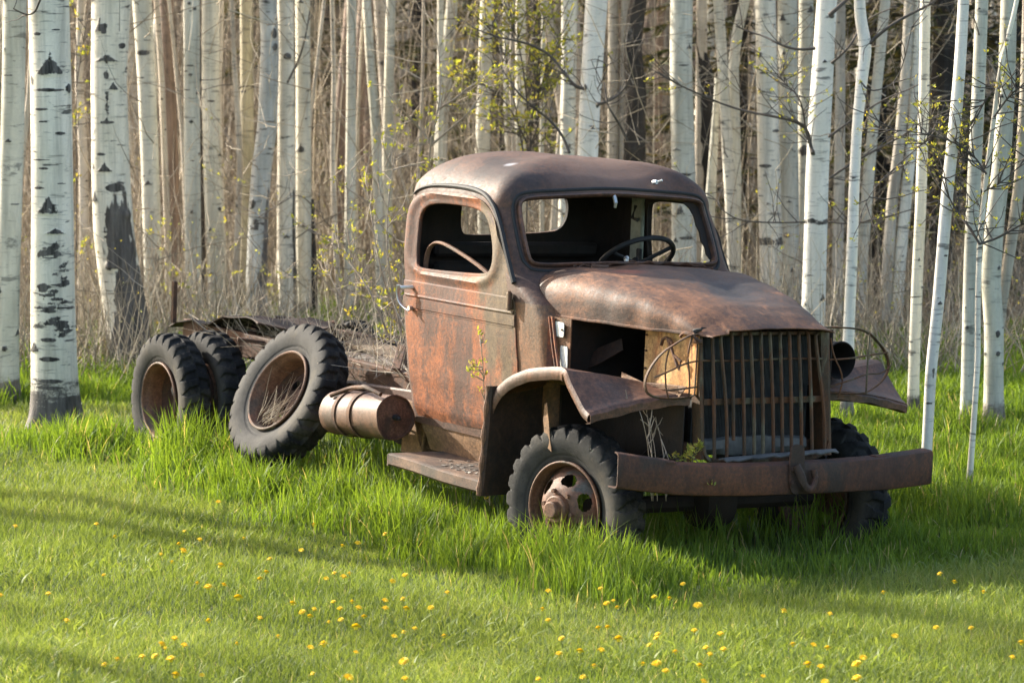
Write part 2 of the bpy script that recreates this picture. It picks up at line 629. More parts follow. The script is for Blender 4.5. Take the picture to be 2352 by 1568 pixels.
def front_x(y, z):
    """x of the cab front at (y,z)"""
    if z <= 2.08:
        wd = cab_w(z); xf = lerp(z, *ZF); rx, ry = lerp(z, *RFX), lerp(z, *RFY); s = 1
    else:
        wd = cab_w(2.08); xf = lerp(2.08, *ZF); rx = ry = .11
        t = (z - 2.08) / .31; s = (1 - t ** 2.35) ** (1 / 2.35)
        y = y / s
    a = abs(y)
    x = xf + .025 * (1 - a / wd)
    if a > wd - ry:
        q = min(1, (a - (wd - ry)) / ry)
        x = xf - rx + rx * math.sqrt(max(0, 1 - q * q))
    return -1.62 + (x + 1.62) * s if s != 1 else x


# windshield: black rubber channel, then the brown metal frame inside it
def ring_path(poly, off, proud):
    cx = sum(p[0] for p in poly) / len(poly); cz = sum(p[1] for p in poly) / len(poly)
    P = []
    n = len(poly)
    for i, p in enumerate(poly):
        a = Vector(poly[i - 1]); b_ = Vector(poly[(i + 1) % n])
        t = (b_ - a).normalized(); nn = Vector((t.y, -t.x))
        if nn.dot(Vector((p[0] - cx, p[1] - cz))) < 0: nn = -nn
        y, z = p[0] + nn.x * off, p[1] + nn.y * off
        P.append((front_x(y, z) + proud, y, z))
    return P


def resample(P, n):
    P = [Vector(p) for p in P]; P2 = P + [P[0]]
    L = [0]
    for i in range(len(P)): L.append(L[-1] + (P2[i + 1] - P2[i]).length)
    out = []
    for k in range(n):
        s = L[-1] * k / n
        i = max(j for j in range(len(L)) if L[j] <= s + 1e-9); i = min(i, len(P) - 1)
        t = (s - L[i]) / max(1e-9, L[i + 1] - L[i])
        out.append(P2[i].lerp(P2[i + 1], t))
    return out


m = MB()
m.tube(resample(ring_path(WS, .008, .004), 120), .030, 8, flat=.45, up=(1, 0, .3), closed=True)
fr = m.build('windshield_frame', MAT['fender'], T)
fr['label'] = 'brown metal windshield frame without its glass'
m = MB()
m.tube(resample(ring_path(WS, .043, -.002), 120), .012, 8, flat=.95, up=(1, 0, .3), closed=True)
m.build('rubber_seal', MAT['gasket'], fr)
m = MB()
m.tube([(front_x(0, 2.18) + .02, 0, 2.17), (front_x(0, 2.13) + .03, 0.0, 2.12)], .012, 6)
m.tube([(front_x(0, 2.13) + .03, 0.0, 2.125), (front_x(0, 2.12) + .02, 0.0, 2.095)], .009, 6)
m.build('latch', MAT['chrome'], fr)
# torn rubber and glass left on the far side of the opening
m = MB()
poly = [(.655, 1.80), (.655, 2.09), (.60, 2.125), (.52, 2.13), (.575, 2.09), (.60, 2.04), (.598, 1.99), (.612, 1.95), (.607, 1.90), (.625, 1.86), (.622, 1.82), (.64, 1.79)]
V = [(front_x(y, z) - .005, y, z) for y, z in poly]; V2 = [(x - .012, y, z) for x, y, z in V]; n = len(V)
m.add(V + V2, [tuple(range(n)), tuple(range(2 * n - 1, n - 1, -1))] + [(i, (i + 1) % n, (i + 1) % n + n, i + n) for i in range(n)])
m.build('torn_seal', MAT['dark'], fr, smooth=False)
# centre split of the frame
m = MB()
m.box((front_x(0, 1.75) + .018, 0.0, 1.752), (.02, .006, .06))
m.build('frame_joint', MAT['dark'], fr, smooth=False)

# rain gutter over the door, black gap
m = MB()
gp = [(-2.10, 2.10), (-2.04, 2.14), (-1.88, 2.172), (-1.53, 2.18), (-1.30, 2.162), (-1.17, 2.11), (-1.06, 2.0), (-.95, 1.82), (-.85, 1.66)]
gp = chaikin(gp, 2, False)
gp = [tuple(p) for p in gp]
m.tube([(x, side_y(z, .004), z) for x, z in gp], [.004 + .012 * min(1, i / 14) for i in range(len(gp))], 8)
m.build('rain_gutter', MAT['gasket'], T)

# ---- doors
def make_door(side, win, name='door', mat='door'):
    x0, x1 = -2.2, -.74
    nx, nz = 60, 72
    outer, inner = [], []
    def yy(x, z, o):
        fr_ = max(0, (x + 1.02) / .3) if z < 1.7 else 0
        y = -(cab_w(min(z, 2.08)) + o - max(0, z - 2.08) * .12) + .012 * min(1, fr_) ** 2
        # pressed recess round the window and the swage line at the belt
        if 1.41 < z < 1.475: y -= .010
        elif z < 1.41: y -= 0.004
        if z < .80: y += .02 * (.80 - z) / .08
        y += .004 * noise.noise(Vector((x * 3, z * 3, 2))) + .0015 * noise.noise(Vector((x * 11, z * 11, 5)))
        if z > 1.57:
            cz_, cx_ = 1.87, -1.58
            y += 0.010
            ex = abs(x - cx_) / .56; ez = abs(z - cz_) / .27
            q = (ex ** 4 + ez ** 4) ** .25
            y -= .016 * math.exp(-((q - .93) / .07) ** 2)
        return y
    zs = sorted(set(list(np.linspace(.70, 2.16, nz)) + [1.408, 1.412, 1.473, 1.477, 1.568, 1.575]))
    xs = np.linspace(x0, x1, nx)
    GO = [[(x, yy(x, z, .012) * side, z) for x in xs] for z in zs]
    GI = [[(x, (yy(x, z, .012) + .035) * side, z) for x in xs] for z in zs]
    mm = MB(); nj = len(xs); ni = len(zs); n0 = ni * nj
    V = [p for r in GO for p in r] + [p for r in GI for p in r]
    F = []
    for i in range(ni - 1):
        for j in range(nj - 1):
            q = (i * nj + j, i * nj + j + 1, (i + 1) * nj + j + 1, (i + 1) * nj + j)
            F.append(q); F.append(tuple(n0 + k for k in reversed(q)))
    ring = [j for j in range(nj)] + [i * nj + nj - 1 for i in range(1, ni)] + [(ni - 1) * nj + j for j in range(nj - 2, -1, -1)] + [i * nj for i in range(ni - 2, 0, -1)]
    for k in range(len(ring)):
        a, b_ = ring[k], ring[(k + 1) % len(ring)]
        F.append((b_, a, a + n0, b_ + n0))
    mm.add(V, F)
    me = mm.mesh('door', smooth=False)
    dpoly = DOOR[:4] + chaikin(DOOR[4:13], 2, False) + DOOR[13:]
    lo, hi = (-1.1, -.6) if side > 0 else (.6, 1.1)
    me = boolean(me, [prism(dpoly, 'Y', lo, hi)], 'INTERSECT')
    me = boolean(me, [prism(win, 'Y', lo, hi)])
    fix(me, True, 34)
    o = link(name, me, None, T)
    me.materials.clear(); me.materials.append(MAT[mat])
    return o, yy


door, dyy = make_door(1, WINs)
door['label'] = 'orange rusted passenger door with open window'
# rounded return round the window opening
m = MB()
P = [Vector((x, dyy(x, z, .012) + .012, z)) for x, z in WINs]
m.tube(resample(P, 110), .012, 8, flat=1.5, up=(0, 1, 0), closed=True)
m.build('window_surround', MAT['door'], door)
m = MB()
P = chaikin([(-1.985, 1.64), (-1.975, 1.73), (-1.93, 1.80), (-1.83, 1.83), (-1.62, 1.79), (-1.35, 1.72), (-1.19, 1.66), (-1.10, 1.60)], 3, False)
m.tube([(x, -.735, z) for x, z in P], .017, 6, flat=.6, up=(0, 1, 0))
m.tube([(x, -.748, z) for x, z in P], .006, 6)
ch = m.build('window_channel', MAT['rim'], door)
ch['label'] = 'curved loose metal window channel'
# belt moulding
m = MB()
xs = np.linspace(-2.075, -.83, 40)
m.tube([(x, dyy(x, 1.49, .012) - .004, 1.487 - .012 * (x + 2.07) * 0 + .0) for x in xs], .010, 8, flat=.8)
m.tube([(x, dyy(x, 1.395, .012) + .002, 1.402) for x in xs], .0055, 6)
m.build('belt_moulding', MAT['door'], door)
# door handle: bright lever hanging down with its spindle
m = MB()
hy = dyy(-2.0, 1.5, .012)
m.tube([(-2.00, hy + .01, 1.535), (-2.01, hy - .035, 1.535), (-2.03, hy - .07, 1.53)], [.014, .011, .013], 10)
P = chaikin([(-2.045, hy - .075, 1.545), (-2.055, hy - .075, 1.50), (-2.045, hy - .07, 1.45), (-2.005, hy - .06, 1.415), (-1.95, hy - .05, 1.395)], 2, False)
m.tube(P, list(np.linspace(.015, .007, len(P))), 8, flat=.6, up=(0, 1, 0))
m.tube([(-1.99, hy + .01, 1.408), (-1.99, hy - .03, 1.408)], .016, 10)
hd = m.build('handle', MAT['chrome'], door)
hd['label'] = 'bright metal lever door handle hanging loose'
# upper hinge
m = MB()
m.box((-.862, side_y(1.55, .022), 1.555), (.032, .03, .10), bev=.005)
m.tube([(-.84, side_y(1.55, .036), 1.50), (-.84, side_y(1.55, .036), 1.615)], .011, 8)
m.build('hinge', MAT['door'], door)
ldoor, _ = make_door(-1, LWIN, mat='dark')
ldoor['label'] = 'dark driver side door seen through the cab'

# cab floor, firewall, seat back, dash
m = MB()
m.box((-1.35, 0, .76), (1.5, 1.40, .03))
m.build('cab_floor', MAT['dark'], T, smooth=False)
m = MB()
for k, z in enumerate((1.52, 1.64, 1.76)):
    m.box((-2.12, 0, z), (.06, 1.2, .09), bev=.02)
m.box((-2.05, 0, 1.30), (.14, 1.25, .34), bev=.05)
m.box((-1.85, 0, 1.12), (.50, 1.25, .12), bev=.04)
m.tube([(-2.02, -.66, 1.60), (-2.02, .66, 1.60)], .018, 8)
m.build('seat_frame', MAT['dark'], T)
m = MB()
G = []
for i, (x, z) in enumerate([(-.93, 1.75), (-1.02, 1.735), (-1.06, 1.69), (-1.05, 1.55), (-.98, 1.45), (-.9, 1.42)]):
    G.append([(x, y, z) for y in np.linspace(-.68, .68, 12)])
m.grid(G, .012)
dash = m.build('dashboard', MAT['dark'], T)
m = MB()
m.tube([(-1.02, .10, 1.735), (-1.03, .10, 1.785)], [.010, .016], 8)
m.tube([(-1.03, .10, 1.785), (-1.035, .11, 1.80)], [.018, .012], 8)
m.tube([(-1.02, .155, 1.73), (-1.02, .16, 1.75)], .012, 6)
m.build('knob', MAT['chrome'], dash)
# pale inside of the driver side rear pillar, with its latch
m = MB()
m.box((-1.86, .735, 1.88), (.13, .03, .50), bev=.01)
pil = m.build('pillar_lining', plain('grey_green_paint', (.26, .28, .22), .7, .4, 9), T)
m = MB()
m.tube([(-1.84, .70, 2.06), (-1.86, .69, 1.98), (-1.80, .69, 1.97)], .012, 6)
m.box((-1.80, .715, 1.74), (.05, .02, .10), bev=.006)
m.build('latch', MAT['gasket'], pil)
# steering wheel
M0 = Matrix.Translation(Vector((-1.33, .37, 1.755))) @ Matrix.Rotation(R(-38), 4, 'Y')
m = MB()
P = [M0 @ Vector((.245 * math.cos(a), .245 * math.sin(a), 0)) for a in np.linspace(0, 2 * math.pi, 49)[:-1]]
m.tube(P, .016, 10, closed=True, up=(0, 0, 1))
sw = m.build('steering_wheel', MAT['gasket'], T)
sw['label'] = 'black three spoke steering wheel'
for a in (R(52), R(172), R(292)):
    m = MB(); m.tube([M0 @ Vector((0, 0, -.03)), M0 @ Vector((.24 * math.cos(a), .24 * math.sin(a), 0))], .012, 8, flat=1.4)
    m.build('spoke', MAT['gasket'], sw)
m = MB(); m.tube([M0 @ Vector((0, 0, .01)), M0 @ Vector((0, 0, -.75))], .022, 10)
m.build('steering_column', MAT['dark'], T)

# roof fittings: bright bolt and the stub of the clearance lamp
m = MB()
m.tube([(-1.08, .31, 2.245), (-1.05, .31, 2.25)], [.016, .012], 10)
m.tube([(-1.05, .31, 2.25), (-1.02, .33, 2.262)], .006, 6)
m.build('lamp_bracket', MAT['chrome'], T)

# ---- hood
HX = [-.86, -.70, -.40, -.10, .15, .33, .46, .56, .61]
HE = [.71, .715, .665, .605, .545, .49, .455, .435, .43]       # half width
HC = [1.75, 1.765, 1.765, 1.728, 1.680, 1.634, 1.590, 1.546, 1.518]   # crown
HL = [1.50, 1.50, 1.495, 1.495, 1.49, 1.49, 1.49, 1.495, 1.50]


def hood_pt(x, t, o=0.0):
    e, c, l = lerp(x, HX, HE), lerp(x, HX, HC), lerp(x, HX, HL)
    # t -1..1 across; upright sides rounding into a gently crowned top
    a = t * math.pi / 2
    sy, cz_ = math.sin(a), math.cos(a)
    n = 2 / lerp(x, [-.7, .1, .66], [4.2, 4.6, 2.2])
    y = math.copysign(abs(sy) ** n, sy) * (e - o)
    z = l + (abs(cz_) ** n) * (c - o - l)
    # creases pressed either side of the centre, dents
    z -= .040 * math.exp(-(((x - .02) / .26) ** 2 + ((y - .12) / .22) ** 2))
    yc = -.02 + .10 * max(0, x + .3)
    z += .026 * math.exp(-(((y - yc) / .030) ** 2)) * (1 if abs(t) < .5 else 0) * max(0, min(1, (.15 - x) / .5))
    z -= .022 * math.exp(-(((x + .35) / .22) ** 2 + ((y - .10) / .14) ** 2))
    z += .014 * noise.noise(Vector((x * 3, y * 3, 1))) * abs(cz_) + .005 * noise.noise(Vector((x * 9, y * 9, 7)))
    y += .010 * noise.noise(Vector((x * 6, z * 5, 3))) * abs(sy) + .008 * noise.noise(Vector((x * 2.5, z * 3, 9)))
    return Vector((x, y, z))


m = MB()
ts = np.linspace(-1, 1, 61)
def hood_back(t):  # the rear edge sweeps back to the windshield in the middle
    return -.86 + .24 * min(1, abs(t) ** 3 * 1.1)
G = []
for u in np.linspace(0, 1, 60):
    row = []
    for t in ts:
        xb = hood_back(t)
        xe = .61 - .02 * (1 - abs(t))
        row.append(hood_pt(xb + (xe - xb) * u, t))
    G.append(row)
# torn notch near the front corner of the passenger side
for i in range(60):
    for j in range(61):
        p = G[i][j]
        if p.y < -.30 and p.x > .46:
            k = (p.x - .46) / .16
            p.z -= .02 * k; p.y += .015 * k
m.grid(G, .006)
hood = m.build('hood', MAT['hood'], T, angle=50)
hood['label'] = 'long dented brown hood with torn front corner'
m = MB()
P = [hood_pt(x, -1) + Vector((0, .0, -.002)) for x in np.linspace(-.62, .50, 30)]
m.tube(P, .009, 6)
m.build('rolled_edge', MAT['hood'], hood)
m = MB()   # the tear, a dark ragged slit, and the latch remains under it
P = [hood_pt(.49, -.96), hood_pt(.505, -.88), hood_pt(.525, -.80), hood_pt(.52, -.74), hood_pt(.535, -.68)]
m.tube([p + (p - Vector((.5, 0, 1.4))).normalized() * .002 for p in P], [.018, .012, .009, .006, .001], 6, flat=.5)
m.build('tear', MAT['gasket'], hood)
m = MB()
m.tube(chaikin([(.40, -.475, 1.47), (.46, -.50, 1.50), (.53, -.49, 1.49), (.56, -.47, 1.46), (.54, -.458, 1.455)], 2, False), .010, 6)
m.build('latch', MAT['frame'], hood)
m = MB()
m.box((.54, -.455, 1.455), (.06, .03, .025), bev=.006)
m.build('latch', MAT['frame'], hood)
m = MB()
P = chaikin([(-.80, -.42, 1.76), (-.84, -.2, 1.768), (-.83, -.02, 1.785), (-.86, .2, 1.775), (-.82, .42, 1.775), (-.8, .58, 1.74)], 3, False)
m.tube([(p[0], p[1], p[2] + .008 * math.sin(i * 1.3)) for i, p in enumerate(P)], .005, 5)
P = chaikin([(-.60, -.10, 1.79), (-.72, -.25, 1.79), (-.80, -.30, 1.77)], 2, False)
m.tube(P, .006, 5)
m.box((-.66, -.33, 1.765), (.10, .05, .03), Matrix.Rotation(R(30), 3, 'Z'), bev=.006)
m.build('hinge_wire', MAT['frame'], hood)

# ---- engine bay
MAT['splash'] = rust('splash_panel_dark_rust', (.075, .048, .036), (.12, .06, .04), (.05, .04, .035), .5, 4, (1, 1, .6), (.65, .9), .5, .4)
m = MB()
m.box((-.45, 0, 1.15), (.02, 1.40, .66))
fw = m.build('firewall', MAT['dark'], T, smooth=False)
m = MB()
m.box((-.05, .02, 1.05), (.85, .36, .5), bev=.03)
m.box((-.05, .02, 1.32), (.75, .24, .1), bev=.03)
m.tube([(-.2, .05, 1.36), (-.2, .05, 1.46)], .11, 20)
m.tube([(.05, -.2, 1.28), (-.35, -.2, 1.28)], .03, 8)
for k in range(6): m.tube([(-.38 + k * .13, -.12, 1.36), (-.38 + k * .13, -.20, 1.28)], .02, 6)
m.tube(chaikin([(.2, .05, 1.40), (.3, -.05, 1.42), (.38, -.1, 1.40)], 2, False), .03, 8)
m.build('engine', MAT['dark'], T)
m = MB()
m.grid([[(x, .52 + .02 * math.sin(x * 4), z) for z in np.linspace(.75, 1.50, 6)] for x in np.linspace(-.56, .45, 12)], .01)
m.build('side_panel', MAT['dark'], T)
# pale plates riveted to the cowl side
def plate(name, cx, cz, w_, h_, y, lean, mat):
    m = MB()
    pts = [(-w_ / 2, -h_ / 2), (w_ / 2, -h_ / 2), (w_ / 2, h_ / 2), (-w_ / 2, h_ / 2)]
    pts = [(p[0] * a, p[1] * b_) for p, q in ((pts[0], 0), (pts[1], 1), (pts[2], 2), (pts[3], 3)) for a, b_ in (((1, .8), (.88, 1)) if q % 2 == 0 else ((.88, 1), (1, .8)))]
    V = [(cx + px + lean * pz, y + .10 * 0, cz + pz) for px, pz in pts]
    V2 = [(x, y_ + .004, z) for x, y_, z in V]; n = len(V)
    m.add(V + V2, [tuple(range(n)), tuple(range(2 * n - 1, n - 1, -1))] + [(i, (i + 1) % n, (i + 1) % n + n, i + n) for i in range(n)])
    return m.build(name, mat, T, smooth=False)
# the flange between the cowl and the engine bay that carries them
m = MB()
G = [[(-.60, -.700, 1.50 - z * .0), (-.52, -.690, 1.50), (-.38, -.675, 1.50)]]
G = [[(x, y, z) for (x, y) in ((-.60, -.705), (-.50, -.695), (-.40, -.68))] for z in np.linspace(1.12, 1.50, 8)]
m.grid(G, .008)
fl = m.build('cowl_flange', MAT['cowl'], T)
p1 = plate('data_plate', -.505, 1.435, .135, .085, -.712, 0, MAT['plate']); p1['label'] = 'pale blank data plate on the cowl'
for dx, dz in ((-.055, .0), (.055, .0)):
    m = MB(); m.tube([(-.505 + dx, -.712, 1.435 + dz), (-.505 + dx, -.720, 1.435 + dz)], .006, 8)
    m.build('rivet', MAT['frame'], p1)
p2 = plate('patch_plate', -.44, 1.28, .075, .125, -.702, -.06, MAT['plate'])
m = MB()
m.grid([[(-.60 + k * .014, -.712 - .012 * (k % 2), z) for k in range(6)] for z in np.linspace(1.49, 1.16, 8)], .006)
o_ = m.build('cowl_bead', MAT['door'], T)
m = MB()
m.tube([(-.545, -.72, 1.50), (-.50, -.72, 1.34), (-.44, -.72, 1.17)], .010, 6)
m.tube([(-.575, -.725, 1.50), (-.53, -.725, 1.34), (-.47, -.725, 1.17)], .007, 6)
ce_ = m.build('cowl_edge', MAT['door'], T)
for q_ in (fl, p1, p2, o_, ce_): q_.location = (.10, -.062, 0)
m = MB()  # torn strut sticking up inside the bay
m.grid([[(-.50, -.56, 1.17), (-.52, -.54, 1.20)], [(-.36, -.50, 1.24), (-.42, -.48, 1.32)], [(-.22, -.44, 1.33), (-.27, -.42, 1.39)]], .006)
m.build('torn_bracket', MAT['splash'], T)
# orange side baffle beside the radiator
m = MB()
G = []
for x in np.linspace(-.005, .52, 14):
    G.append([(x, -.435 + .004 * math.sin(x * 20), z) for z in np.linspace(1.155, 1.475 + .01 * x, 8)])
m.grid(G, .006)
baf = m.build('radiator_baffle', MAT['orange'], T)
baf['label'] = 'bright orange sunlit side plate of the radiator'
for z in (1.44, 1.35, 1.25):
    m = MB(); m.tube([(.015, -.436, z), (.015, -.446, z)], .006, 8)
    m.build('bolt', MAT['frame'], baf)
m = MB()   # hooked latch hanging on the baffle
P = chaikin([(.20, -.465, 1.40), (.22, -.47, 1.44), (.27, -.47, 1.45), (.32, -.47, 1.42)], 2, False)
m.tube(P, .010, 6)
m.tube([(.27, -.47, 1.445), (.33, -.47, 1.36), (.375, -.47, 1.30)], [.012, .008, .010], 6)
m.tube([(.33, -.47, 1.36), (.40, -.465, 1.33), (.38, -.465, 1.28)], .008, 6)
m.build('hood_catch', MAT['frame'], baf)
# ribbed bracket lying on the fender
m = MB()
m.grid([[(.02, -.60, 1.23), (.05, -.62, 1.16)], [(.20, -.57, 1.19), (.22, -.60, 1.12)], [(.36, -.54, 1.20), (.38, -.60, 1.125)], [(.52, -.50, 1.20), (.52, -.56, 1.13)]], .006)
for k in range(7):
    m.tube([(.30, -.592 + .003 * k, 1.195 - k * .011), (.50, -.55 + .002 * k, 1.20 - k * .011)], .004, 5)
m.build('ribbed_bracket', MAT['tan'], T)

# ---- fenders
FX = [-.60, -.56, -.50, -.42, -.33, -.20, -.06, .08, .17, .215, .26, .33, .41, .46]
FZ = [.97, 1.04, 1.10, 1.15, 1.19, 1.232, 1.258, 1.275, 1.283, 1.270, 1.215, 1.15, 1.08, 1.058]


def fender(side):
    def top(x, s):   # s 0 outer .. 1 inner
        zo = lerp(x, FX, FZ)
        zi = 1.165 if x < .45 else 1.165 - (x - .45) * 1.1
        xi = x + (.05 * s if x > .2 else 0)
        z = zo * (1 - s) + min(zi, max(zo, zi)) * s
        if x < -.3: z = zo * (1 - s) + (zo + (1.165 - zo) * s) * s
        z += .018 * math.sin(math.pi * s) * (1 if x > .2 else .4)
        z += .004 * noise.noise(Vector((x * 5, s * 3, 3)))
        return Vector((xi, side * (1.10 - .62 * s), z))
    m = MB()
    ss = np.linspace(0, 1, 22)
    xs = np.concatenate([np.linspace(-.60, .17, 30), np.linspace(.18, .46, 18)])
    G = []
    for x in xs:
        lip = []
        p = top(x, 0)
        # the turned-down outer edge, perpendicular to the arch
        i = .012
        g = (lerp(x + i, FX, FZ) - lerp(x - i, FX, FZ)) / (2 * i)
        nn = Vector((g, 0, -1)).normalized()
        dep = .072 if x < .2 else .05
        for k in (1.0, .8, .5, .25):
            lip.append(p + nn * dep * k + Vector((0, side * (.010 * math.sin(math.pi * k)), 0)))
        row = lip + [top(x, s) for s in ss]
        G.append(row)
    m.grid(G, .005)
    f = m.build('fender', MAT['fender'], T, angle=40)
    # rolled front edge
    m = MB()
    G = []
    for s in np.linspace(0, 1, 20):
        p = top(.46, s)
        G.append([p + Vector((-.005, 0, .004)), p + Vector((.012, 0, -.012 + .004 * math.sin(s * 30))), p + Vector((.010, 0, -.048 + .005 * math.sin(s * 17))), p + Vector((-.03, 0, -.055))])
    m.grid(G, .005)
    e = m.build('front_lip', MAT['fender'], f)
    # splash panel behind the wheel with its curled edge
    m = MB()
    G = []
    for z in np.linspace(.46, 1.10, 16):
        xx = -.60 + .03 * math.sin((z - .5) * 3) + .10 * max(0, z - .85) ** 1.2
        row = []
        for y in (1.125, 1.13, 1.118, 1.08, 1.0, .85, .7, .5):
            dx = {1.125: -.02, 1.13: .004, 1.118: .022, 1.08: .018}.get(y, 0)
            row.append((xx + dx + .006 * noise.noise(Vector((y * 4, z * 6, 1))), side * y, z))
        G.append(row)
    m.grid(G, .006)
    sp_ = m.build('splash_panel', MAT['dark'] if side > 0 else MAT['splash'], T)
    m = MB()
    m.tube([(-.61 + .03 * math.sin((z - .5) * 3) + .01 + .10 * max(0, z - .85) ** 1.2, side * (1.128), z) for z in np.linspace(.46, 1.10, 16)], [.016 + .006 * math.sin(k * 1.7) for k in range(16)], 8)
    m.build('curled_edge', MAT['rim'], sp_)
    # inner apron
    m = MB()
    m.grid([[(x, side * .50, z) for z in np.linspace(.70, 1.15, 5)] for x in np.linspace(-.6, .5, 8)], .006)
    m.grid([[(.36, side * y, z) for z in np.linspace(.80, 1.10, 4)] for y in (.42, .46, .50)], .006)
    m.build('wheel_apron', MAT['dark'], T)
    return f


MAT['splash'] = rust('splash_panel_dark_rust', (.075, .048, .036), (.12, .06, .04), (.05, .04, .035), .5, 4, (1, 1, .6), (.65, .9), .5, .4)
fr_ = fender(-1); fr_['label'] = 'peaked brown passenger side fender open at the side'
fl_ = fender(1); fl_['label'] = 'flat brown driver side fender'
m = MB()   # pale broken strut hanging in the wheel arch
m.grid([[(-.15, -1.0, 1.04), (-.13, -1.0, 1.05)], [(-.16, -1.0, .95), (-.10, -1.0, .94)], [(-.14, -1.0, .87), (-.085, -1.0, .86)], [(-.11, -1.0, .80), (-.06, -1.0, .78)]], .006)
m.build('broken_strut', MAT['tan'], T)

# ---- grille, radiator
GX = .56
m = MB()
def gx(z): return .50 + (1.50 - z) * .11
zs = np.linspace(.80, 1.50, 16)
gy = (-.415, .425)
for y in gy:
    P = [(gx(z), y, z) for z in zs]
    if y > 0:
        m.grid([[(gx(z) - .10, y - .01, z), (gx(z) - .0, y, z), (gx(z) + .012, y + .03, z), (gx(z) + .0, y + .05, z), (gx(z) - .08, y + .055, z)] for z in zs], .006)
    else:
        m.tube(P, .014, 6)
        m.grid([[(gx(z) - .10, y + .01, z), (gx(z) - .0, y, z), (gx(z) + .006, y - .015, z), (gx(z) - .06, y - .02, z)] for z in zs], .005)
m.tube([(gx(1.49), y, 1.49) for y in np.linspace(-.42, .42, 6)], .012, 6)
P = chaikin([(gx(.82), -.415, .88), (gx(.80), -.405, .815), (gx(.79), -.34, .785), (gx(.79), 0, .782), (gx(.79), .34, .785), (gx(.80), .43, .815), (gx(.82), .45, .88)], 2, False)
m.tube(P, .016, 6, flat=1.5)
gr = m.build('grille', MAT['grille'], T)
gr['label'] = 'tall rusted grille of bent upright bars'
tilt = [0, .02, -.005, .01, .008, .004, .008, .004, 0, .004, .02, .04]
for k in range(12):
    y = -.355 + k * .0665
    bend = [0, .018, 0, 0, .006, 0, .004, 0, 0, .003, .0, .028][k]
    zb = .80 if k != 2 else .905
    pts = []
    ztop = 1.475
    for z in np.linspace(zb, ztop, 18):
        q = (z - .8) / .68
        pts.append((gx(z) + .030 + .006 * math.sin(q * math.pi), y + (1 - q) * tilt[k] * .6 + bend * math.sin(q * math.pi * 1.3 + .5) * .6, z))
    pts.append((gx(1.48) + .018, y + .002 + (.012 if k % 2 else 0), 1.492)); pts.append((gx(1.49), y + (.02 if k % 2 else .0), 1.497))
    m = MB(); m.tube(pts, [.0108] * (len(pts) - 2) + [.010, .009], 6, flat=1.1, up=(0, 1, 0))
    m.build('grille_bar', MAT['grille'], gr)
m = MB()
m.tube([(gx(1.35) + .012, y, 1.345 + .003 * math.sin(y * 9)) for y in np.linspace(-.42, .42, 9)], .007, 6)
m.build('cross_bar', MAT['grille'], gr)
m = MB()
m.box((gx(1.12) + .012, 0.005, 1.118), (.012, .83, .036), bev=.003)
cb = m.build('cross_bar', MAT['grille'], gr)
cb['label'] = 'wide flat middle cross bar of the grille'
# radiator core: a real field of thin upright fins
m = MB()
m.box((.415, .0, 1.16), (.03, .80, .62))
rad = m.build('radiator', MAT['gasket'], T, smooth=False)
m = MB()
k = 0
for y in np.linspace(-.385, .385, 78):
    wob = .0015 * math.sin(y * 90)
    m.box((.435, y + wob, 1.165), (.014, .0022, .60))
fn = m.build('cooling_fins', plain('dark_grey_fins', (.085, .09, .092), .55, .4, 9, .3), rad, smooth=False)
m = MB()
G = []
for y in np.linspace(-.37, .37, 24):
    q = math.sin((y + .2) * 9) * .012 + math.sin(y * 31) * .004
    G.append([(.455, y, .90 + q * .4), (.485 + q * .6, y, .895 + q), (.49 + q * .5, y, .85 + q * .5), (.475 + q, y, .815 - q * .5), (.44, y, .81)])
m.grid(G, .006)
tk = m.build('bottom_tank', MAT['silver'], rad)
tk['label'] = 'crumpled silver bottom tank of the radiator'
# grey slat lying on the bumper
m = MB()
P = [(.70 + .02 * math.sin(y * 7), y, .828 + .02 * math.sin(y * 3 + .4)) for y in np.linspace(-.36, .40, 18)]
m.grid([[Vector(p) + Vector((.045, 0, -.004 + .006 * math.sin(i * 2.1))), Vector(p) + Vector((.01, 0, .008)), Vector(p) + Vector((-.035, 0, .002 * math.sin(i)))] for i, p in enumerate(P)], .008)
slat = m.build('trim_strip', MAT['silver'], T)
slat['label'] = 'pale peeling strip lying on the bumper'

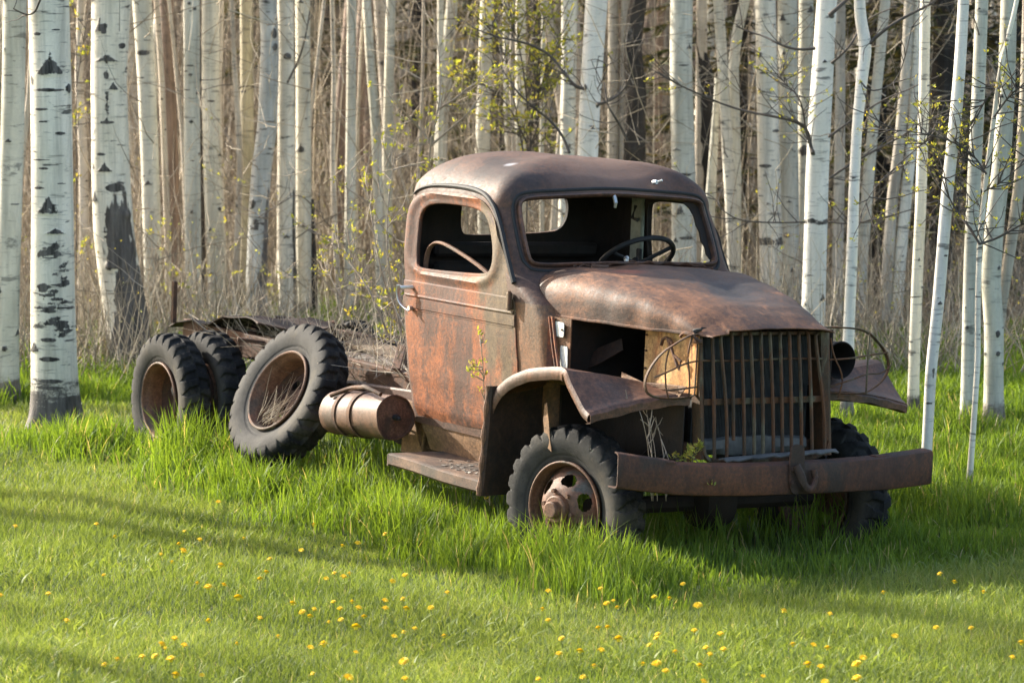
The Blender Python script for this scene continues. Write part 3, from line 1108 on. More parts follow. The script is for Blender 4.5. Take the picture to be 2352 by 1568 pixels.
# ---- headlight brush guards
def guard(side):
    base = [(-.42, 1.488), (-.50, 1.492), (-.60, 1.455), (-.70, 1.395), (-.765, 1.30), (-.785, 1.22), (-.765, 1.165), (-.70, 1.145), (-.60, 1.143), (-.47, 1.146), (-.425, 1.16)] if side < 0 else \
           [(-.43, 1.520), (-.53, 1.522), (-.67, 1.512), (-.80, 1.462), (-.885, 1.385), (-.93, 1.30), (-.905, 1.225), (-.83, 1.165), (-.73, 1.140), (-.58, 1.143), (-.45, 1.15)]
    P = chaikin(base, 3, False)
    m = MB()
    bow = lambda y: .50 + .05 * math.sin(min(1, (abs(y) - .42) / .4) * math.pi)
    m.tube([(bow(y), side * -y, z) for y, z in P], .0125, 8, flat=.45, up=(1, 0, .2))
    g = m.build('headlight_guard', MAT['grille'], T)
    def wire(pts):
        m = MB(); m.tube(chaikin([(bow(y) + .012, side * -y, z) for y, z in pts], 2, False), .0052, 6)
        m.build('wire', MAT['grille'], g)
    if side < 0:
        wire([(-.43, 1.345), (-.55, 1.335), (-.64, 1.30), (-.74, 1.26)])
        wire([(-.43, 1.20), (-.55, 1.195), (-.66, 1.19)])
        wire([(-.50, 1.48), (-.53, 1.38), (-.50, 1.25), (-.50, 1.15)])
        wire([(-.66, 1.42), (-.68, 1.33), (-.67, 1.20), (-.65, 1.15)])
        wire([(-.445, 1.48), (-.448, 1.30), (-.45, 1.16)])
    else:
        wire([(-.44, 1.335), (-.60, 1.345), (-.75, 1.36), (-.90, 1.37)])
        wire([(-.74, 1.50), (-.735, 1.40), (-.735, 1.25), (-.735, 1.14)])
        wire([(-.47, 1.46), (-.49, 1.36), (-.56, 1.24), (-.53, 1.12)])
        wire([(-.44, 1.17), (-.60, 1.22), (-.74, 1.255), (-.86, 1.245), (-.93, 1.29)])
    return g


guard(-1)['label'] = 'bent wire headlight guard in front of the orange plate'
guard(1)['label'] = 'bent wire headlight guard before the headlight bucket'
m = MB()
m.revolve([(-.22, .07), (-.20, .088), (-.1, .10), (.0, .104), (.02, .110), (.025, .104), (.012, .098), (-.1, .09), (-.19, .075), (-.20, .0)], 36,
          Matrix.Translation(Vector((.36, .665, 1.315))) @ Matrix.Rotation(R(-90), 4, 'Z'))
hb = m.build('headlight_bucket', MAT['dark'], T)
hb['label'] = 'empty round headlight bucket on the far fender'

# ---- bumper: a bent steel channel
BP = [(.740, -1.09, .876, .695), (.765, -.95, .855, .678), (.80, -.784, .832, .660), (.815, -.76, .815, .656), (.86, -.527, .805, .647), (.88, -.30, .800, .642), (.885, -.08, .800, .640),
      (.87, .30, .800, .636), (.835, .66, .806, .632), (.825, .74, .812, .632), (.805, .90, .820, .638), (.79, 1.04, .828, .645)]
m = MB()
G = []
ys = np.array(sorted(list(np.linspace(-1.09, 1.04, 44)) + [b_[1] for b_ in BP[1:-1]]))
for y in ys:
    x = lerp(y, [b[1] for b in BP], [b[0] for b in BP]); zt = lerp(y, [b[1] for b in BP], [b[2] for b in BP]); zb = lerp(y, [b[1] for b in BP], [b[3] for b in BP])
    wv = .003 * noise.noise(Vector((y * 3, 0, 0)))
    dpt = .085 if y > -.775 else .03
    G.append([(x - dpt, y, zt + .002), (x - .012, y, zt), (x - .003, y, zt - .004), (x + wv, y, zt - .014), (x + wv + .002, y, (zt + zb) / 2), (x + wv, y, zb + .014), (x - .004, y, zb + .004), (x - .014, y, zb), (x - .08, y, zb)])
m.grid(G, .008)
bp = m.build('bumper', MAT['bumper'], T, angle=28)
bp['label'] = 'heavy bowed brown steel front bumper'
m = MB()
m.box((.78, -.775, .826), (.07, .05, .012), Matrix.Rotation(R(-22), 3, 'Z'))
m.build('splice_plate', MAT['bumper'], bp)
m = MB()
m.box((.79, .66, .815), (.06, .10, .012), bev=.004)
m.build('splice_plate', MAT['bumper'], bp)
m = MB()
P = chaikin([(.905, -.02), (.905, -.02)], 1, False)
V = chaikin([(-.055, .64), (-.055, .89), (-.03, .915), (.02, .915), (.045, .89), (.045, .64)], 2)
n = len(V)
m.add([(.892, y, z) for y, z in V] + [(.905, y, z) for y, z in V], [tuple(range(n)), tuple(range(2 * n - 1, n - 1, -1))] + [(i, (i + 1) % n, (i + 1) % n + n, i + n) for i in range(n)])
m.build('tow_bracket', MAT['bumper'], bp, angle=50)
m = MB()
P = chaikin([(.915, -.02, .80), (.935, -.005, .76), (.945, .015, .70), (.94, .05, .665), (.93, .09, .675), (.92, .115, .72), (.915, .10, .775)], 3, False)
m.tube(P, list(np.linspace(.026, .018, len(P))), 10, flat=.8)
for z in (.78, .70):
    m.tube([(.90, -.035, z), (.915, -.035, z)], .014, 6)
hk = m.build('tow_hook', MAT['bumper'], bp)

# ---- chassis
m = MB()
for y in (-.42, .42):
    P = [(.44, .79), (.2, .80), (-.8, .84), (-2.4, .84), (-5.9, .88)]
    for (a_, b_) in zip(P[:-1], P[1:]):
        c = ((a_[0] + b_[0]) / 2, y, (a_[1] + b_[1]) / 2)
        L = math.hypot(b_[0] - a_[0], b_[1] - a_[1])
        m.box(c, (L, .065, .17), Matrix.Rotation(-math.atan2(b_[1] - a_[1], b_[0] - a_[0]), 3, 'Y'), bev=.006)
for x in (-2.6, -3.1, -4.3, -5.6): m.box((x, 0, .84), (.10, .80, .12), bev=.01)
m.build('frame_rails', MAT['frame'], T)
m = MB()
for x, z in ((0, .465), (-3.45, .50), (-5.08, .48)):
    m.tube([(x, -.78, z), (x, .78, z)], .05, 10)
    m.revolve([(-.14, .05), (-.10, .14), (0, .17), (.10, .14), (.14, .05)], 20, Matrix.Translation(Vector((x, .06, z))))
m.tube([(-.3, 0, .62), (-4.9, 0, .60)], .04, 8)
m.box((-1.0, .05, .68), (.7, .35, .3), bev=.04)
m.build('axles', MAT['dark'], T)
m = MB()
for y in (-.50, .50):
    for k in range(6):
        L = 1.0 - k * .12
        m.tube([(-L / 2, y, .64 + k * .014 + .10), (0, y, .60 + k * .014), (L / 2, y, .64 + k * .014 + .10)], .022, 4, flat=1.3)
m.build('leaf_spring', MAT['dark'], T)
# second beam running at the passenger side behind the cab (tan, pierced)
m = MB()
m.box((-2.75, -.55, .77), (1.3, .05, .13), Matrix.Rotation(R(3), 3, 'Z') @ Matrix.Rotation(R(-2), 3, 'Y'), bev=.01)
ob = m.build('side_rail', MAT['tank'], T)
m = MB()
m.box((-2.20, -.64, .62), (.26, .02, .34), Matrix.Rotation(R(8), 3, 'Y'), bev=.004)
m.build('mud_plate', MAT['tan'], T)
for q in (-3.1, -2.95, -2.6, -2.45):
    m = MB(); m.tube([(q, -.57, .78), (q, -.583, .78)], .012, 8)
    m.build('rivet', MAT['gasket'], ob)
m = MB()
m.box((-3.72, -.02, .955), (1.0, .17, .03), Matrix.Rotation(R(-6), 3, 'Z') @ Matrix.Rotation(R(1), 3, 'Y') @ Matrix.Rotation(R(12), 3, 'X'), bev=.006)
m.build('loose_plank', MAT['wood2'], T)
m = MB()
m.tube([(-4.35, -.16, .85), (-3.7, -.15, .875), (-3.05, -.15, .885), (-2.3, -.15, .88)], .062, 14)
m.build('torque_tube', MAT['splash'], T)
m = MB()
m.box((-3.3, -.34, .775), (1.3, .05, .09), Matrix.Rotation(R(-3), 3, 'Z') @ Matrix.Rotation(R(-2), 3, 'Y'), bev=.01)
m.build('bed_beam', MAT['frame'], T)
rs_ = random.Random(21)
for k in range(16):
    x = rs_.uniform(-5.7, -2.6); y = rs_.uniform(-.42, .5); L = rs_.uniform(.35, 1.0)
    m = MB()
    c_ = Vector((x, y, rs_.uniform(.88, .98))); rt = Matrix.Rotation(rs_.gauss(0, .7), 3, 'Z') @ Matrix.Rotation(rs_.gauss(0, .12), 3, 'Y')
    if k % 3: m.box(c_, (L, rs_.uniform(.03, .09), rs_.uniform(.012, .04)), rt, bev=.004)
    else:
        P = [c_ + rt @ Vector((L * (i / 6 - .5), .05 * math.sin(i * 1.2 + k), .03 * math.sin(i * .9 + k))) for i in range(7)]
        m.tube(P, .012, 6)
    m.build('scrap_bar', (MAT['splash'], MAT['frame'], MAT['wood2'])[k % 3], T)
# buckled sheet between the rear wheels
m = MB()
G = []
rb_ = random.Random(4)
for i, x in enumerate(np.linspace(-6.0, -4.6, 12)):
    row = []
    for y in np.linspace(-.50, .30, 6):
        z = .85 + .15 * min(1, (x + 6.0) / .9) + .05 * abs(math.sin(x * 3.3 + y * 2.5)) + rb_.uniform(-.016, .016) - .04 * y
        row.append((x + rb_.uniform(-.03, .03), y + rb_.uniform(-.03, .03), z))
    G.append(row)
m.grid(G, .01)
bk = m.build('buckled_sheet', MAT['splash'], T, angle=12)
bk['label'] = 'buckled sheet steel lying across the rear frame'
m = MB()
m.box((-5.75, -.60, 1.10), (.04, .03, .30), bev=.004)
m.build('stake_post', MAT['frame'], T)
m = MB()
m.box((-4.2, .46, 1.02), (.30, .05, .04), Matrix.Rotation(R(-50), 3, 'Y'), bev=.004)
m.build('stake_post', MAT['frame'], T)

# running board and its flaking riser
m = MB()
G = []
for x in np.linspace(-1.80, -.68, 16):
    zt = .545 - .02 * (x + 1.8)
    w0 = -1.06 + .012 * math.sin(x * 7); w1 = -.66
    row = [(x, w0 + .015, zt - .075), (x, w0, zt - .062), (x, w0, zt - .008), (x, w0 + .012, zt)]
    row += [(x, y, zt + .003 * noise.noise(Vector((x * 6, y * 6, 0)))) for y in np.linspace(w0 + .05, w1, 8)]
    G.append(row)
m.grid(G, .010)
m.box((-1.795, -.86, .505), (.012, .40, .07))
rb = m.build('running_board', MAT['step'] if 'step' in MAT else MAT['frame'], T)
rb['label'] = 'thick running board with flaking paint and litter'
m = MB()
for k in range(70):
    x = -1.5 + .8 * random.random() ** .7; y = -.98 + .28 * random.random()
    z = .549 - .02 * (x + 1.8)
    m.box((x, y, z), (.008 + .022 * random.random() ** 2, .006 + .012 * random.random(), .003), Matrix.Rotation(random.random() * 3, 3, 'Z') @ Matrix.Rotation(random.uniform(-.4, .4), 3, 'X'))
fk = m.build('paint_flakes', MAT['wood'], rb, smooth=False)
fk['kind'] = 'stuff'
m = MB()
G = []
for x in np.linspace(-1.98, -.66, 14):
    G.append([(x + .03 * q * (1 if x < -1.8 else 0), -.715 + (.10 * (q - .3) if q > .3 else 0) * .8 * 1 + .004 * math.sin(x * 30 + q * 8), .74 - .20 * q) for q in np.linspace(0, 1, 7)])
m.grid(G, .008)
m.grid([[(-2.13, -.70, .74), (-2.13, -.45, .74)], [(-2.10, -.66, .55), (-2.10, -.45, .55)], [(-2.05, -.62, .42), (-2.05, -.45, .42)]], .008)
rs = m.build('step_riser', MAT['tan'], T)

# reservoir strapped beside the frame
A_, B_ = Vector((-2.76, -.90, .675)), Vector((-2.00, -.90, .735))
ax = (B_ - A_).normalized()
Mt = Matrix.Translation(A_) @ Vector((0, 1, 0)).rotation_difference(ax).to_matrix().to_4x4()
L = (B_ - A_).length
m = MB()
m.revolve([(0, 0), (.0, .09), (.012, .128), (.03, .135), (.2, .137), (L - .03, .135), (L, .139), (L + .002, .130), (L - .015, .126), (L - .012, .06), (L - .008, 0)], 40, Mt)
for v_i, v in enumerate(m.v):
    p = Vector(v); d_ = .014 * noise.noise(p * 6) + .005 * noise.noise(p * 16)
    m.v[v_i] = tuple(p + Vector((0, d_, d_)))
tank = m.build('air_tank', MAT['tank'], T)
tank['label'] = 'rusty round air tank held by two straps'
for q in (.30, .55):
    m = MB()
    m.revolve([(L * q - .018, .139), (L * q - .018, .147), (L * q + .018, .147), (L * q + .018, .139)], 40, Mt)
    m.build('strap', MAT['frame'], tank)
m = MB()
P = chaikin([Mt @ Vector((.10, L * .18, .12)), Mt @ Vector((.02, L * .35, .17)), Mt @ Vector((.05, L * .62, .18)), Mt @ Vector((.12, L * .8, .20)), Mt @ Vector((.09, L * 1.0, .15))], 2, False)
m.tube(P, .014, 8)
m.build('pipe', MAT['frame'], tank)
m = MB()
m.tube([Mt @ Vector((0, L - .01, 0)), Mt @ Vector((0, L + .035, 0))], .018, 8)
m.tube([Mt @ Vector((0, L + .03, 0)), Mt @ Vector((.0, L + .06, -.01))], .010, 6)
m.build('valve', MAT['gasket'], tank)


# ---- wheels
def tyre_mesh():
    NL = 26
    na = NL * 14
    prof = []      # (y, r, v) v = across coordinate, -1..1 over the tread, beyond = sidewall
    for k in range(9):    # outer sidewall from bead
        q = k / 9
        a = -math.pi * .5 + q * math.pi * .5
        prof.append((-.068 - .040 * math.sin(q * math.pi * .62), .262 + .150 * q, -1.9 + .55 * q))
    for v in np.linspace(-1.32, 1.32, 27):
        av = abs(v)
        if av <= 1: y = v * .084; r = .466 - .012 * av ** 3
        else:
            q = (av - 1) / .32
            y = math.copysign(.084 + .0195 * math.sin(q * math.pi / 2), v); r = .454 - .040 * q
        prof.append((y, r, v))
    for k in range(8, -1, -1):
        q = k / 9
        prof.append((.068 + .040 * math.sin(q * math.pi * .62), .262 + .150 * q, 1.9 - .55 * q))
    V = []
    for (y, r, v) in prof:
        av = abs(v)
        for k in range(na):
            th = 2 * math.pi * k / na
            u = th * NL / (2 * math.pi) + (.5 if v > 0 else 0) + .22 * av
            f = u - math.floor(u)
            d = 0
            if .05 < av < 1.34:
                half = .26 if av < .95 else .26 * max(0, (1.34 - av) / .39)
                e = abs(f - .5)
                g = max(0, min(1, (half - e) / .07 + .5)) if half > .01 else 0
                d = g * (.020 if av > .15 else .020 * av / .15)
                if av > 1: d *= .85
            wob = .0025 * math.sin(th * 3 + 1) 
            rr_ = r - d + wob
            yy_ = y
            if av > .95 and d: yy_ = y - math.copysign(d * .35, v)
            V.append((rr_ * math.cos(th), yy_, rr_ * math.sin(th)))
    F = []
    for i in range(len(prof) - 1):
        for k in range(na):
            l = (k + 1) % na
            F.append((i * na + k, i * na + l, (i + 1) * na + l, (i + 1) * na + k))
    me = fast('tyre', V, Q=F)
    me.materials.append(MAT['tyre'])
    me.set_sharp_from_angle(angle=R(32))
    return me


def tyre_material():
    m, nt, b = newmat('weathered_tyre')
    v = coords(nt)
    sx = N(nt, 'ShaderNodeSeparateXYZ'); nt.links.new(v, sx.inputs[0])
    r2 = math_n(nt, 'SQRT', math_n(nt, 'ADD', math_n(nt, 'MULTIPLY', sx.outputs[0], sx.outputs[0]), math_n(nt, 'MULTIPLY', sx.outputs[2], sx.outputs[2])))
    side = ramp(nt, r2, [(.40, 1), (.452, 0)])
    n1 = noise_n(nt, v, 6, 6, .7)
    n2 = noise_n(nt, v, 60, 4, .7)
    c = mix(nt, side, (.009, .009, .009), (.046, .044, .041))
    c = mix(nt, .9, c, ramp(nt, n1, [(.3, .4), (.7, 1.6)]), 'MULTIPLY')
    dirt = ramp(nt, math_n(nt, 'ADD', noise_n(nt, v, 3.5, 5, .7), math_n(nt, 'MULTIPLY', n2, .25)), [(.62, 0), (.78, 1)])
    c = mix(nt, math_n(nt, 'MULTIPLY', dirt, .6), c, (.085, .072, .052))
    band = ramp(nt, r2, [(.290, 0), (.297, 1), (.303, 1), (.31, 0)])
    c = mix(nt, math_n(nt, 'MULTIPLY', band, .6), c, (.03, .03, .03))
    crk = ramp(nt, noise_n(nt, v, 26, 2, .5, 1.6), [(.485, 0), (.5, 1), (.515, 0)])
    c = mix(nt, math_n(nt, 'MULTIPLY', crk, .45), c, (.02, .02, .02))
    nt.links.new(c, b.inputs['Base Color'])
    b.inputs['Roughness'].default_value = .8
    b.inputs['Specular IOR Level'].default_value = .25
    bump(nt, b, math_n(nt, 'ADD', n2, math_n(nt, 'ADD', math_n(nt, 'MULTIPLY', crk, -1.2), math_n(nt, 'MULTIPLY', band, -2))), .35, .004)
    return m


MAT['tyre'] = tyre_material()
TYRE = tyre_mesh()


def disc_with_holes(prof, holes, n=120):
    """revolved disc whose faces inside the hand holes are left out; prof (y, r)"""
    pr = []
    for (a, b_) in zip(prof[:-1], prof[1:]):
        L = math.hypot(b_[0] - a[0], b_[1] - a[1]); k = max(1, int(L / .008))
        for i in range(k): pr.append((a[0] + (b_[0] - a[0]) * i / k, a[1] + (b_[1] - a[1]) * i / k))
    pr.append(prof[-1])
    V = []; F = []
    for (y, r) in pr:
        for k in range(n):
            th = 2 * math.pi * k / n; V.append((r * math.cos(th), y, r * math.sin(th)))
    for i in range(len(pr) - 1):
        r = (pr[i][1] + pr[i + 1][1]) / 2
        for k in range(n):
            th = 2 * math.pi * (k + .5) / n; inside = False
            for (ha, hr, ea, er) in holes:
                da = (th - ha + math.pi) % (2 * math.pi) - math.pi
                if (da * r / ea) ** 2 + ((r - hr) / er) ** 2 < 1: inside = True
            if inside: continue
            l = (k + 1) % n
            F.append((i * n + k, i * n + l, (i + 1) * n + l, (i + 1) * n + k))
    return V, F


RIM_PROF = [(-.088, .268), (-.097, .266), (-.100, .260), (-.096, .253), (-.084, .249), (-.070, .247), (-.060, .240), (-.02, .235), (.08, .239), (.09, .262)]
m = MB(); m.revolve(RIM_PROF, 96); RIM = m.mesh('rim', True, 30); RIM.materials.append(MAT['rim'])
HOLES = [(R(30 + 60 * k), .165, .052, .030) for k in range(6)]
V, F = disc_with_holes([(-.010, .236), (-.022, .222), (-.060, .200), (-.112, .150), (-.132, .115), (-.138, .085), (-.130, .075), (-.128, .0)], HOLES)
m = MB(); m.add(V, F); FDISC = m.mesh('wheel_disc', True, 40); FDISC.materials.append(MAT['fdisc'] if 'fdisc' in MAT else MAT['rim'])
V, F = disc_with_holes([(.045, .236), (.060, .228), (.088, .210), (.092, .12), (.092, .09), (.088, .0)], [(R(20 + 72 * k), .160, .040, .026) for k in range(5)])
m = MB(); m.add(V, F); RDISC = m.mesh('wheel_disc', True, 40); RDISC.materials.append(MAT['rim_in'])
m = MB()
m.revolve([(-.12, .080), (-.165, .078), (-.172, .070), (-.172, .052), (-.205, .048), (-.212, .040), (-.212, .0)], 24)
for k in range(6):
    a = R(60 * k); m.tube([(.105 * math.cos(a), -.12, .105 * math.sin(a)), (.105 * math.cos(a), -.155, .105 * math.sin(a))], .013, 6)
FHUB = m.mesh('hub', True, 40); FHUB.materials.append(MAT['rim'])
m = MB()
m.revolve([(.094, .085), (.070, .082), (.058, .075), (.055, .055), (.055, .0)], 24)
for k in range(6):
    a = R(60 * k + 20); m.tube([(.105 * math.cos(a), .092, .105 * math.sin(a)), (.105 * math.cos(a), .070, .105 * math.sin(a))], .013, 6)
RHUB = m.mesh('hub', True, 40); RHUB.materials.append(MAT['rim_in'])


def wheel(c, side=-1, toe=0, camber=0, spin=0, front=False, dual_inner=False, label=None, sc=1.0):
    w_ = empty('wheel'); w_.parent = T
    Mx = Matrix.Translation(Vector(c)) @ Matrix.Rotation(R(toe), 4, 'Z') @ Matrix.Rotation(R(-camber), 4, 'X')
    if side > 0: Mx = Mx @ Matrix.Rotation(math.pi, 4, 'Z')
    if dual_inner: Mx = Mx @ Matrix.Rotation(math.pi, 4, 'Z')
    w_.matrix_local = Mx @ Matrix.Rotation(R(spin), 4, 'Y') @ Matrix.Scale(sc, 4)
    if label: w_['label'] = label
    link('tyre', TYRE, None, w_)
    link('rim', RIM, None, w_)
    link('wheel_disc', FDISC if front else RDISC, None, w_)
    link('hub', FHUB if front else RHUB, None, w_)
    return w_


wheel((0, -.865, .47), toe=15, spin=11, front=True, label='front wheel turned slightly outward with cracked tyre')
wheel((0, .865, .47), side=1, toe=15, spin=40, front=True)
wheel((-3.40, -.90, .70), toe=4, camber=27, spin=25, sc=1.06, label='leaning rear wheel splayed out from its axle')
wheel((-5.08, -.93, .48), spin=5, label='rearmost outer wheel')
wheel((-5.02, -.66, .50), spin=50, dual_inner=True)
wheel((-3.45, .66, .52), side=1, spin=50, dual_inner=True)
wheel((-3.45, .93, .52), side=1, spin=5)
wheel((-6.0, .62, .45), side=1, spin=50, toe=-12, dual_inner=True)
wheel((-5.85, .95, .48), side=1, toe=-12, spin=5)

# ------------------------------------------------------------------ ground
def vnoise(x, y, s, seed=0):
    """smooth value noise on arrays"""
    r = np.random.default_rng(1000 + seed).random((257, 257))
    X = (x * s + 1000.3) % 256; Y = (y * s + 1000.7) % 256
    i = X.astype(int); j = Y.astype(int); fx = X - i; fy = Y - j
    fx = fx * fx * (3 - 2 * fx); fy = fy * fy * (3 - 2 * fy)
    return (r[i, j] * (1 - fx) + r[i + 1, j] * fx) * (1 - fy) + (r[i, j + 1] * (1 - fx) + r[i + 1, j + 1] * fx) * fy


def ground_z(x, y):
    return .05 * (vnoise(x, y, .5, 1) - .5) + .03 * (vnoise(x, y, 1.7, 2) - .5)


def sstep(a, b, v):
    t = np.clip((v - a) / (b - a), 0, 1)
    return t * t * (3 - 2 * t)


def truck_xy(x, y):
    P = np.stack([x, y, np.full_like(x, .2), np.ones_like(x)])
    M = np.array(TI)
    q = M @ P
    return q[0], q[1]


def tallness(x, y):
    """how long the grass stands: mown lawn in front, long round the truck and among the trunks"""
    X, Y = truck_xy(x, y)
    nz = vnoise(x, y, 1.3, 5) * .6 + vnoise(x, y, 4, 6) * .4
    edge = -1.50 + 1.2 * (nz - .5)
    near = sstep(edge - .55, edge + .25, Y) * sstep(1.9 + nz * .5, .9, X) * sstep(-6.6, -5.5, X)
    left = sstep(24.4, 25.4, y + .9 * (nz - .5)) * sstep(-.3, -1.6, x - .2)
    right = sstep(19.6, 21.0, y + (nz - .5)) * sstep(1.0, 2.5, x)
    return np.maximum(np.maximum(near, left * .8), right * .62), nz


xs = np.concatenate([np.linspace(-300, -16, 12), np.linspace(-14, 14, 113), np.linspace(16, 300, 12)])
ys = np.concatenate([np.linspace(-60, 8, 8), np.linspace(10, 46, 145), np.linspace(50, 500, 16)])
XX, YY = np.meshgrid(xs, ys)
ZZ = ground_z(XX, YY) * (np.abs(XX) < 15) * (YY > 9) * (YY < 47)
V = np.stack([XX.ravel(), YY.ravel(), ZZ.ravel()], 1)
nx_, ny_ = len(xs), len(ys)
I = (np.arange(ny_ - 1)[:, None] * nx_ + np.arange(nx_ - 1)[None]).ravel()
Q = np.stack([I, I + 1, I + nx_ + 1, I + nx_], 1)
gm, nt, b = newmat('forest_floor_and_lawn_soil')
v = coords(nt)
sx = N(nt, 'ShaderNodeSeparateXYZ'); nt.links.new(v, sx.inputs[0])
n1 = noise_n(nt, v, .35, 5, .6); n2 = noise_n(nt, v, 9, 6, .7); n3 = noise_n(nt, v, 60, 4, .7)
yy = math_n(nt, 'ADD', sx.outputs[1], math_n(nt, 'MULTIPLY', n1, 6.0))
lit = ramp(nt, math_n(nt, 'MULTIPLY', yy, .01), [(.285, 0), (.335, 1)])
soil = mix(nt, ramp(nt, n2, [(.35, 0), (.65, 1)]), (.055, .085, .018), (.085, .12, .028))
litter = mix(nt, ramp(nt, n2, [(.35, 0), (.62, 1)]), (.20, .15, .095), (.36, .28, .185))
litter = mix(nt, math_n(nt, 'MULTIPLY', ramp(nt, n3, [(.45, 0), (.6, 1)]), .5), litter, (.08, .055, .035))
c = mix(nt, lit, soil, litter)
nt.links.new(c, b.inputs['Base Color']); b.inputs['Roughness'].default_value = .95
bump(nt, b, n3, .5, .03)
ground = link('ground', fast('ground', V, Q=Q), gm)
tag(ground, 'lawn giving way to leaf litter under the birches', kind='structure')


# ------------------------------------------------------------------ strands: grass blades and twigs made in bulk
def ribbons(P, D, L, W, bend, rnd, nseg=2):
    """tapered blades with a bend: P root, D horizontal lean direction (angle), L length, W width, bend amount"""
    n = len(P)
    ca, sa = np.cos(D), np.sin(D)
    fa = RNG.random(n) * 2 * np.pi
    wx, wy = np.cos(fa), np.sin(fa)
    rows = []
    for k in range(nseg + 1):
        q = k / nseg
        off = bend * L * q ** 2.0
        z = L * (q - .30 * np.minimum(bend, 1.2) * q ** 2)
        c = P + np.stack([ca * off, sa * off, z], 1)
        if k == nseg:
            rows.append(c[:, None, :])
        else:
            w_ = (W * (1 - .55 * q) * .5)[:, None] * np.stack([wx, wy, np.zeros(n)], 1)
            rows.append(np.stack([c - w_, c + w_], 1))
    V = np.concatenate(rows, 1)
    m_ = V.shape[1]
    base = np.arange(n)[:, None] * m_
    T = []
    for k in range(nseg - 1):
        a = 2 * k
        T += [(a, a + 1, a + 3), (a, a + 3, a + 2)]
    a = 2 * (nseg - 1)
    T.append((a, a + 1, a + 2))
    T = (base[:, :, None] + np.array(T)[None]).reshape(-1, 3)
    return V.reshape(-1, 3), T, np.repeat(rnd, m_)


def twigs(P, A, E, L, W, curv, rnd, nseg=4):
    """3-sided tapering rods: root P, azimuth A, elevation E"""
    n = len(P)
    V = []
    pos = P.copy(); az = A.copy(); el = E.copy()
    for k in range(nseg + 1):
        q = k / nseg
        d = np.stack([np.cos(el) * np.cos(az), np.cos(el) * np.sin(az), np.sin(el)], 1)
        u = np.stack([-np.sin(az), np.cos(az), np.zeros(n)], 1)
        w_ = np.cross(d, u)
        r = (W * (1 - .8 * q) * .5)[:, None]
        for t in range(3):
            th = 2 * np.pi * t / 3
            V.append(pos + u * r * math.cos(th) + w_ * r * math.sin(th))
        pos = pos + d * (L / nseg)[:, None]
        el = el + curv * RNG.normal(0, 1, n) * .5 + curv * .15
        az = az + curv * RNG.normal(0, 1, n)
    V = np.stack(V, 1)
    m_ = V.shape[1]
    Q = []
    for k in range(nseg):
        for t in range(3):
            a = 3 * k + t; b_ = 3 * k + (t + 1) % 3
            Q.append((a, b_, b_ + 3, a + 3))
    Q = (np.arange(n)[:, None, None] * m_ + np.array(Q)[None]).reshape(-1, 4)
    return V.reshape(-1, 3), Q, np.repeat(rnd, m_)


def leaf_mat(name, stops, transl=.45, rough=.55):
    m, nt, b = newmat(name)
    a = N(nt, 'ShaderNodeAttribute', attribute_name='rnd')
    c = ramp(nt, a.outputs['Fac'], stops)
    tcn = coords(nt)
    nz = noise_n(nt, tcn, .55, 3, .5)
    c = mix(nt, .75, c, ramp(nt, nz, [(.3, .78), (.7, 1.22)]), 'MULTIPLY')
    nt.links.new(c, b.inputs['Base Color'])
    b.inputs['Roughness'].default_value = rough
    b.inputs['Specular IOR Level'].default_value = .3
    tr = N(nt, 'ShaderNodeBsdfTranslucent')
    c2 = mix(nt, 1.0, c, (1.35, 1.25, .55), 'MULTIPLY')
    nt.links.new(c2, tr.inputs[0])
    ms = N(nt, 'ShaderNodeMixShader'); ms.inputs[0].default_value = transl
    nt.links.new(b.outputs[0], ms.inputs[1]); nt.links.new(tr.outputs[0], ms.inputs[2])
    nt.links.new(ms.outputs[0], nt.nodes['Material Output'].inputs[0])
    return m


GRASS = leaf_mat('lawn_grass', [(0, (.112, .160, .040)), (.4, (.168, .232, .056)), (.8, (.245, .305, .090)), (.93, (.28, .32, .13)), (.95, (.42, .38, .24))])
TALL = leaf_mat('long_fresh_grass', [(0, (.082, .142, .022)), (.5, (.140, .225, .030)), (.93, (.21, .30, .048)), (.96, (.40, .34, .18))], .5)
BRUSH = leaf_mat('dry_brown_brush', [(0, (.15, .12, .09)), (.4, (.30, .25, .185)), (.8, (.48, .41, .315)), (1, (.60, .54, .44))], .12, .8)
BUD = leaf_mat('yellow_green_buds', [(0, (.26, .30, .06)), (.6, (.38, .39, .09)), (1, (.46, .36, .09))], .5)


def half_w(y): return .163 * y + 1.6


def scatter(n, y0, y1, dens):
    """points on the ground, more where dens(x, y) is high"""
    y = y0 + (y1 - y0) * RNG.random(n * 3)
    x = (RNG.random(n * 3) * 2 - 1) * half_w(y1)
    ok = np.abs(x) < half_w(y)
    x, y = x[ok], y[ok]
    k = RNG.random(len(x)) < dens(x, y)
    x, y = x[k][:n], y[k][:n]
    return x, y


# mown lawn
parts = []
x, y = scatter(430000, 12.9, 30.5, lambda x, y: (1 - .9 * tallness(x, y)[0]) * np.clip((14.5 / y) ** 2.2, .05, 1) * (1 - sstep(27, 31, y) * .8))
tl, nz = tallness(x, y)
n = len(x)
L = (.040 + .045 * RNG.random(n)) * (.75 + .6 * vnoise(x, y, 2.2, 8)) + .05 * vnoise(x, y, .9, 9) ** 3
P = np.stack([x, y, ground_z(x, y) - .005], 1)
wd = (.0034 + .003 * RNG.random(n)) * np.clip(y / 15, 1, 1.8)
V, Tq, r = ribbons(P, RNG.random(n) * 6.283, L, wd, .15 + .75 * RNG.random(n), np.clip(RNG.random(n) * .55 + .45 * vnoise(x, y, 1.2, 12) , 0, 1) * (RNG.random(n) > .02) + (RNG.random(n) < .02) * .98)
tag(link('lawn_grass', fast('lawn_grass', V, T=Tq, attrs={'rnd': r}), GRASS), 'short green lawn grass in the foreground', 'grass', kind='stuff')
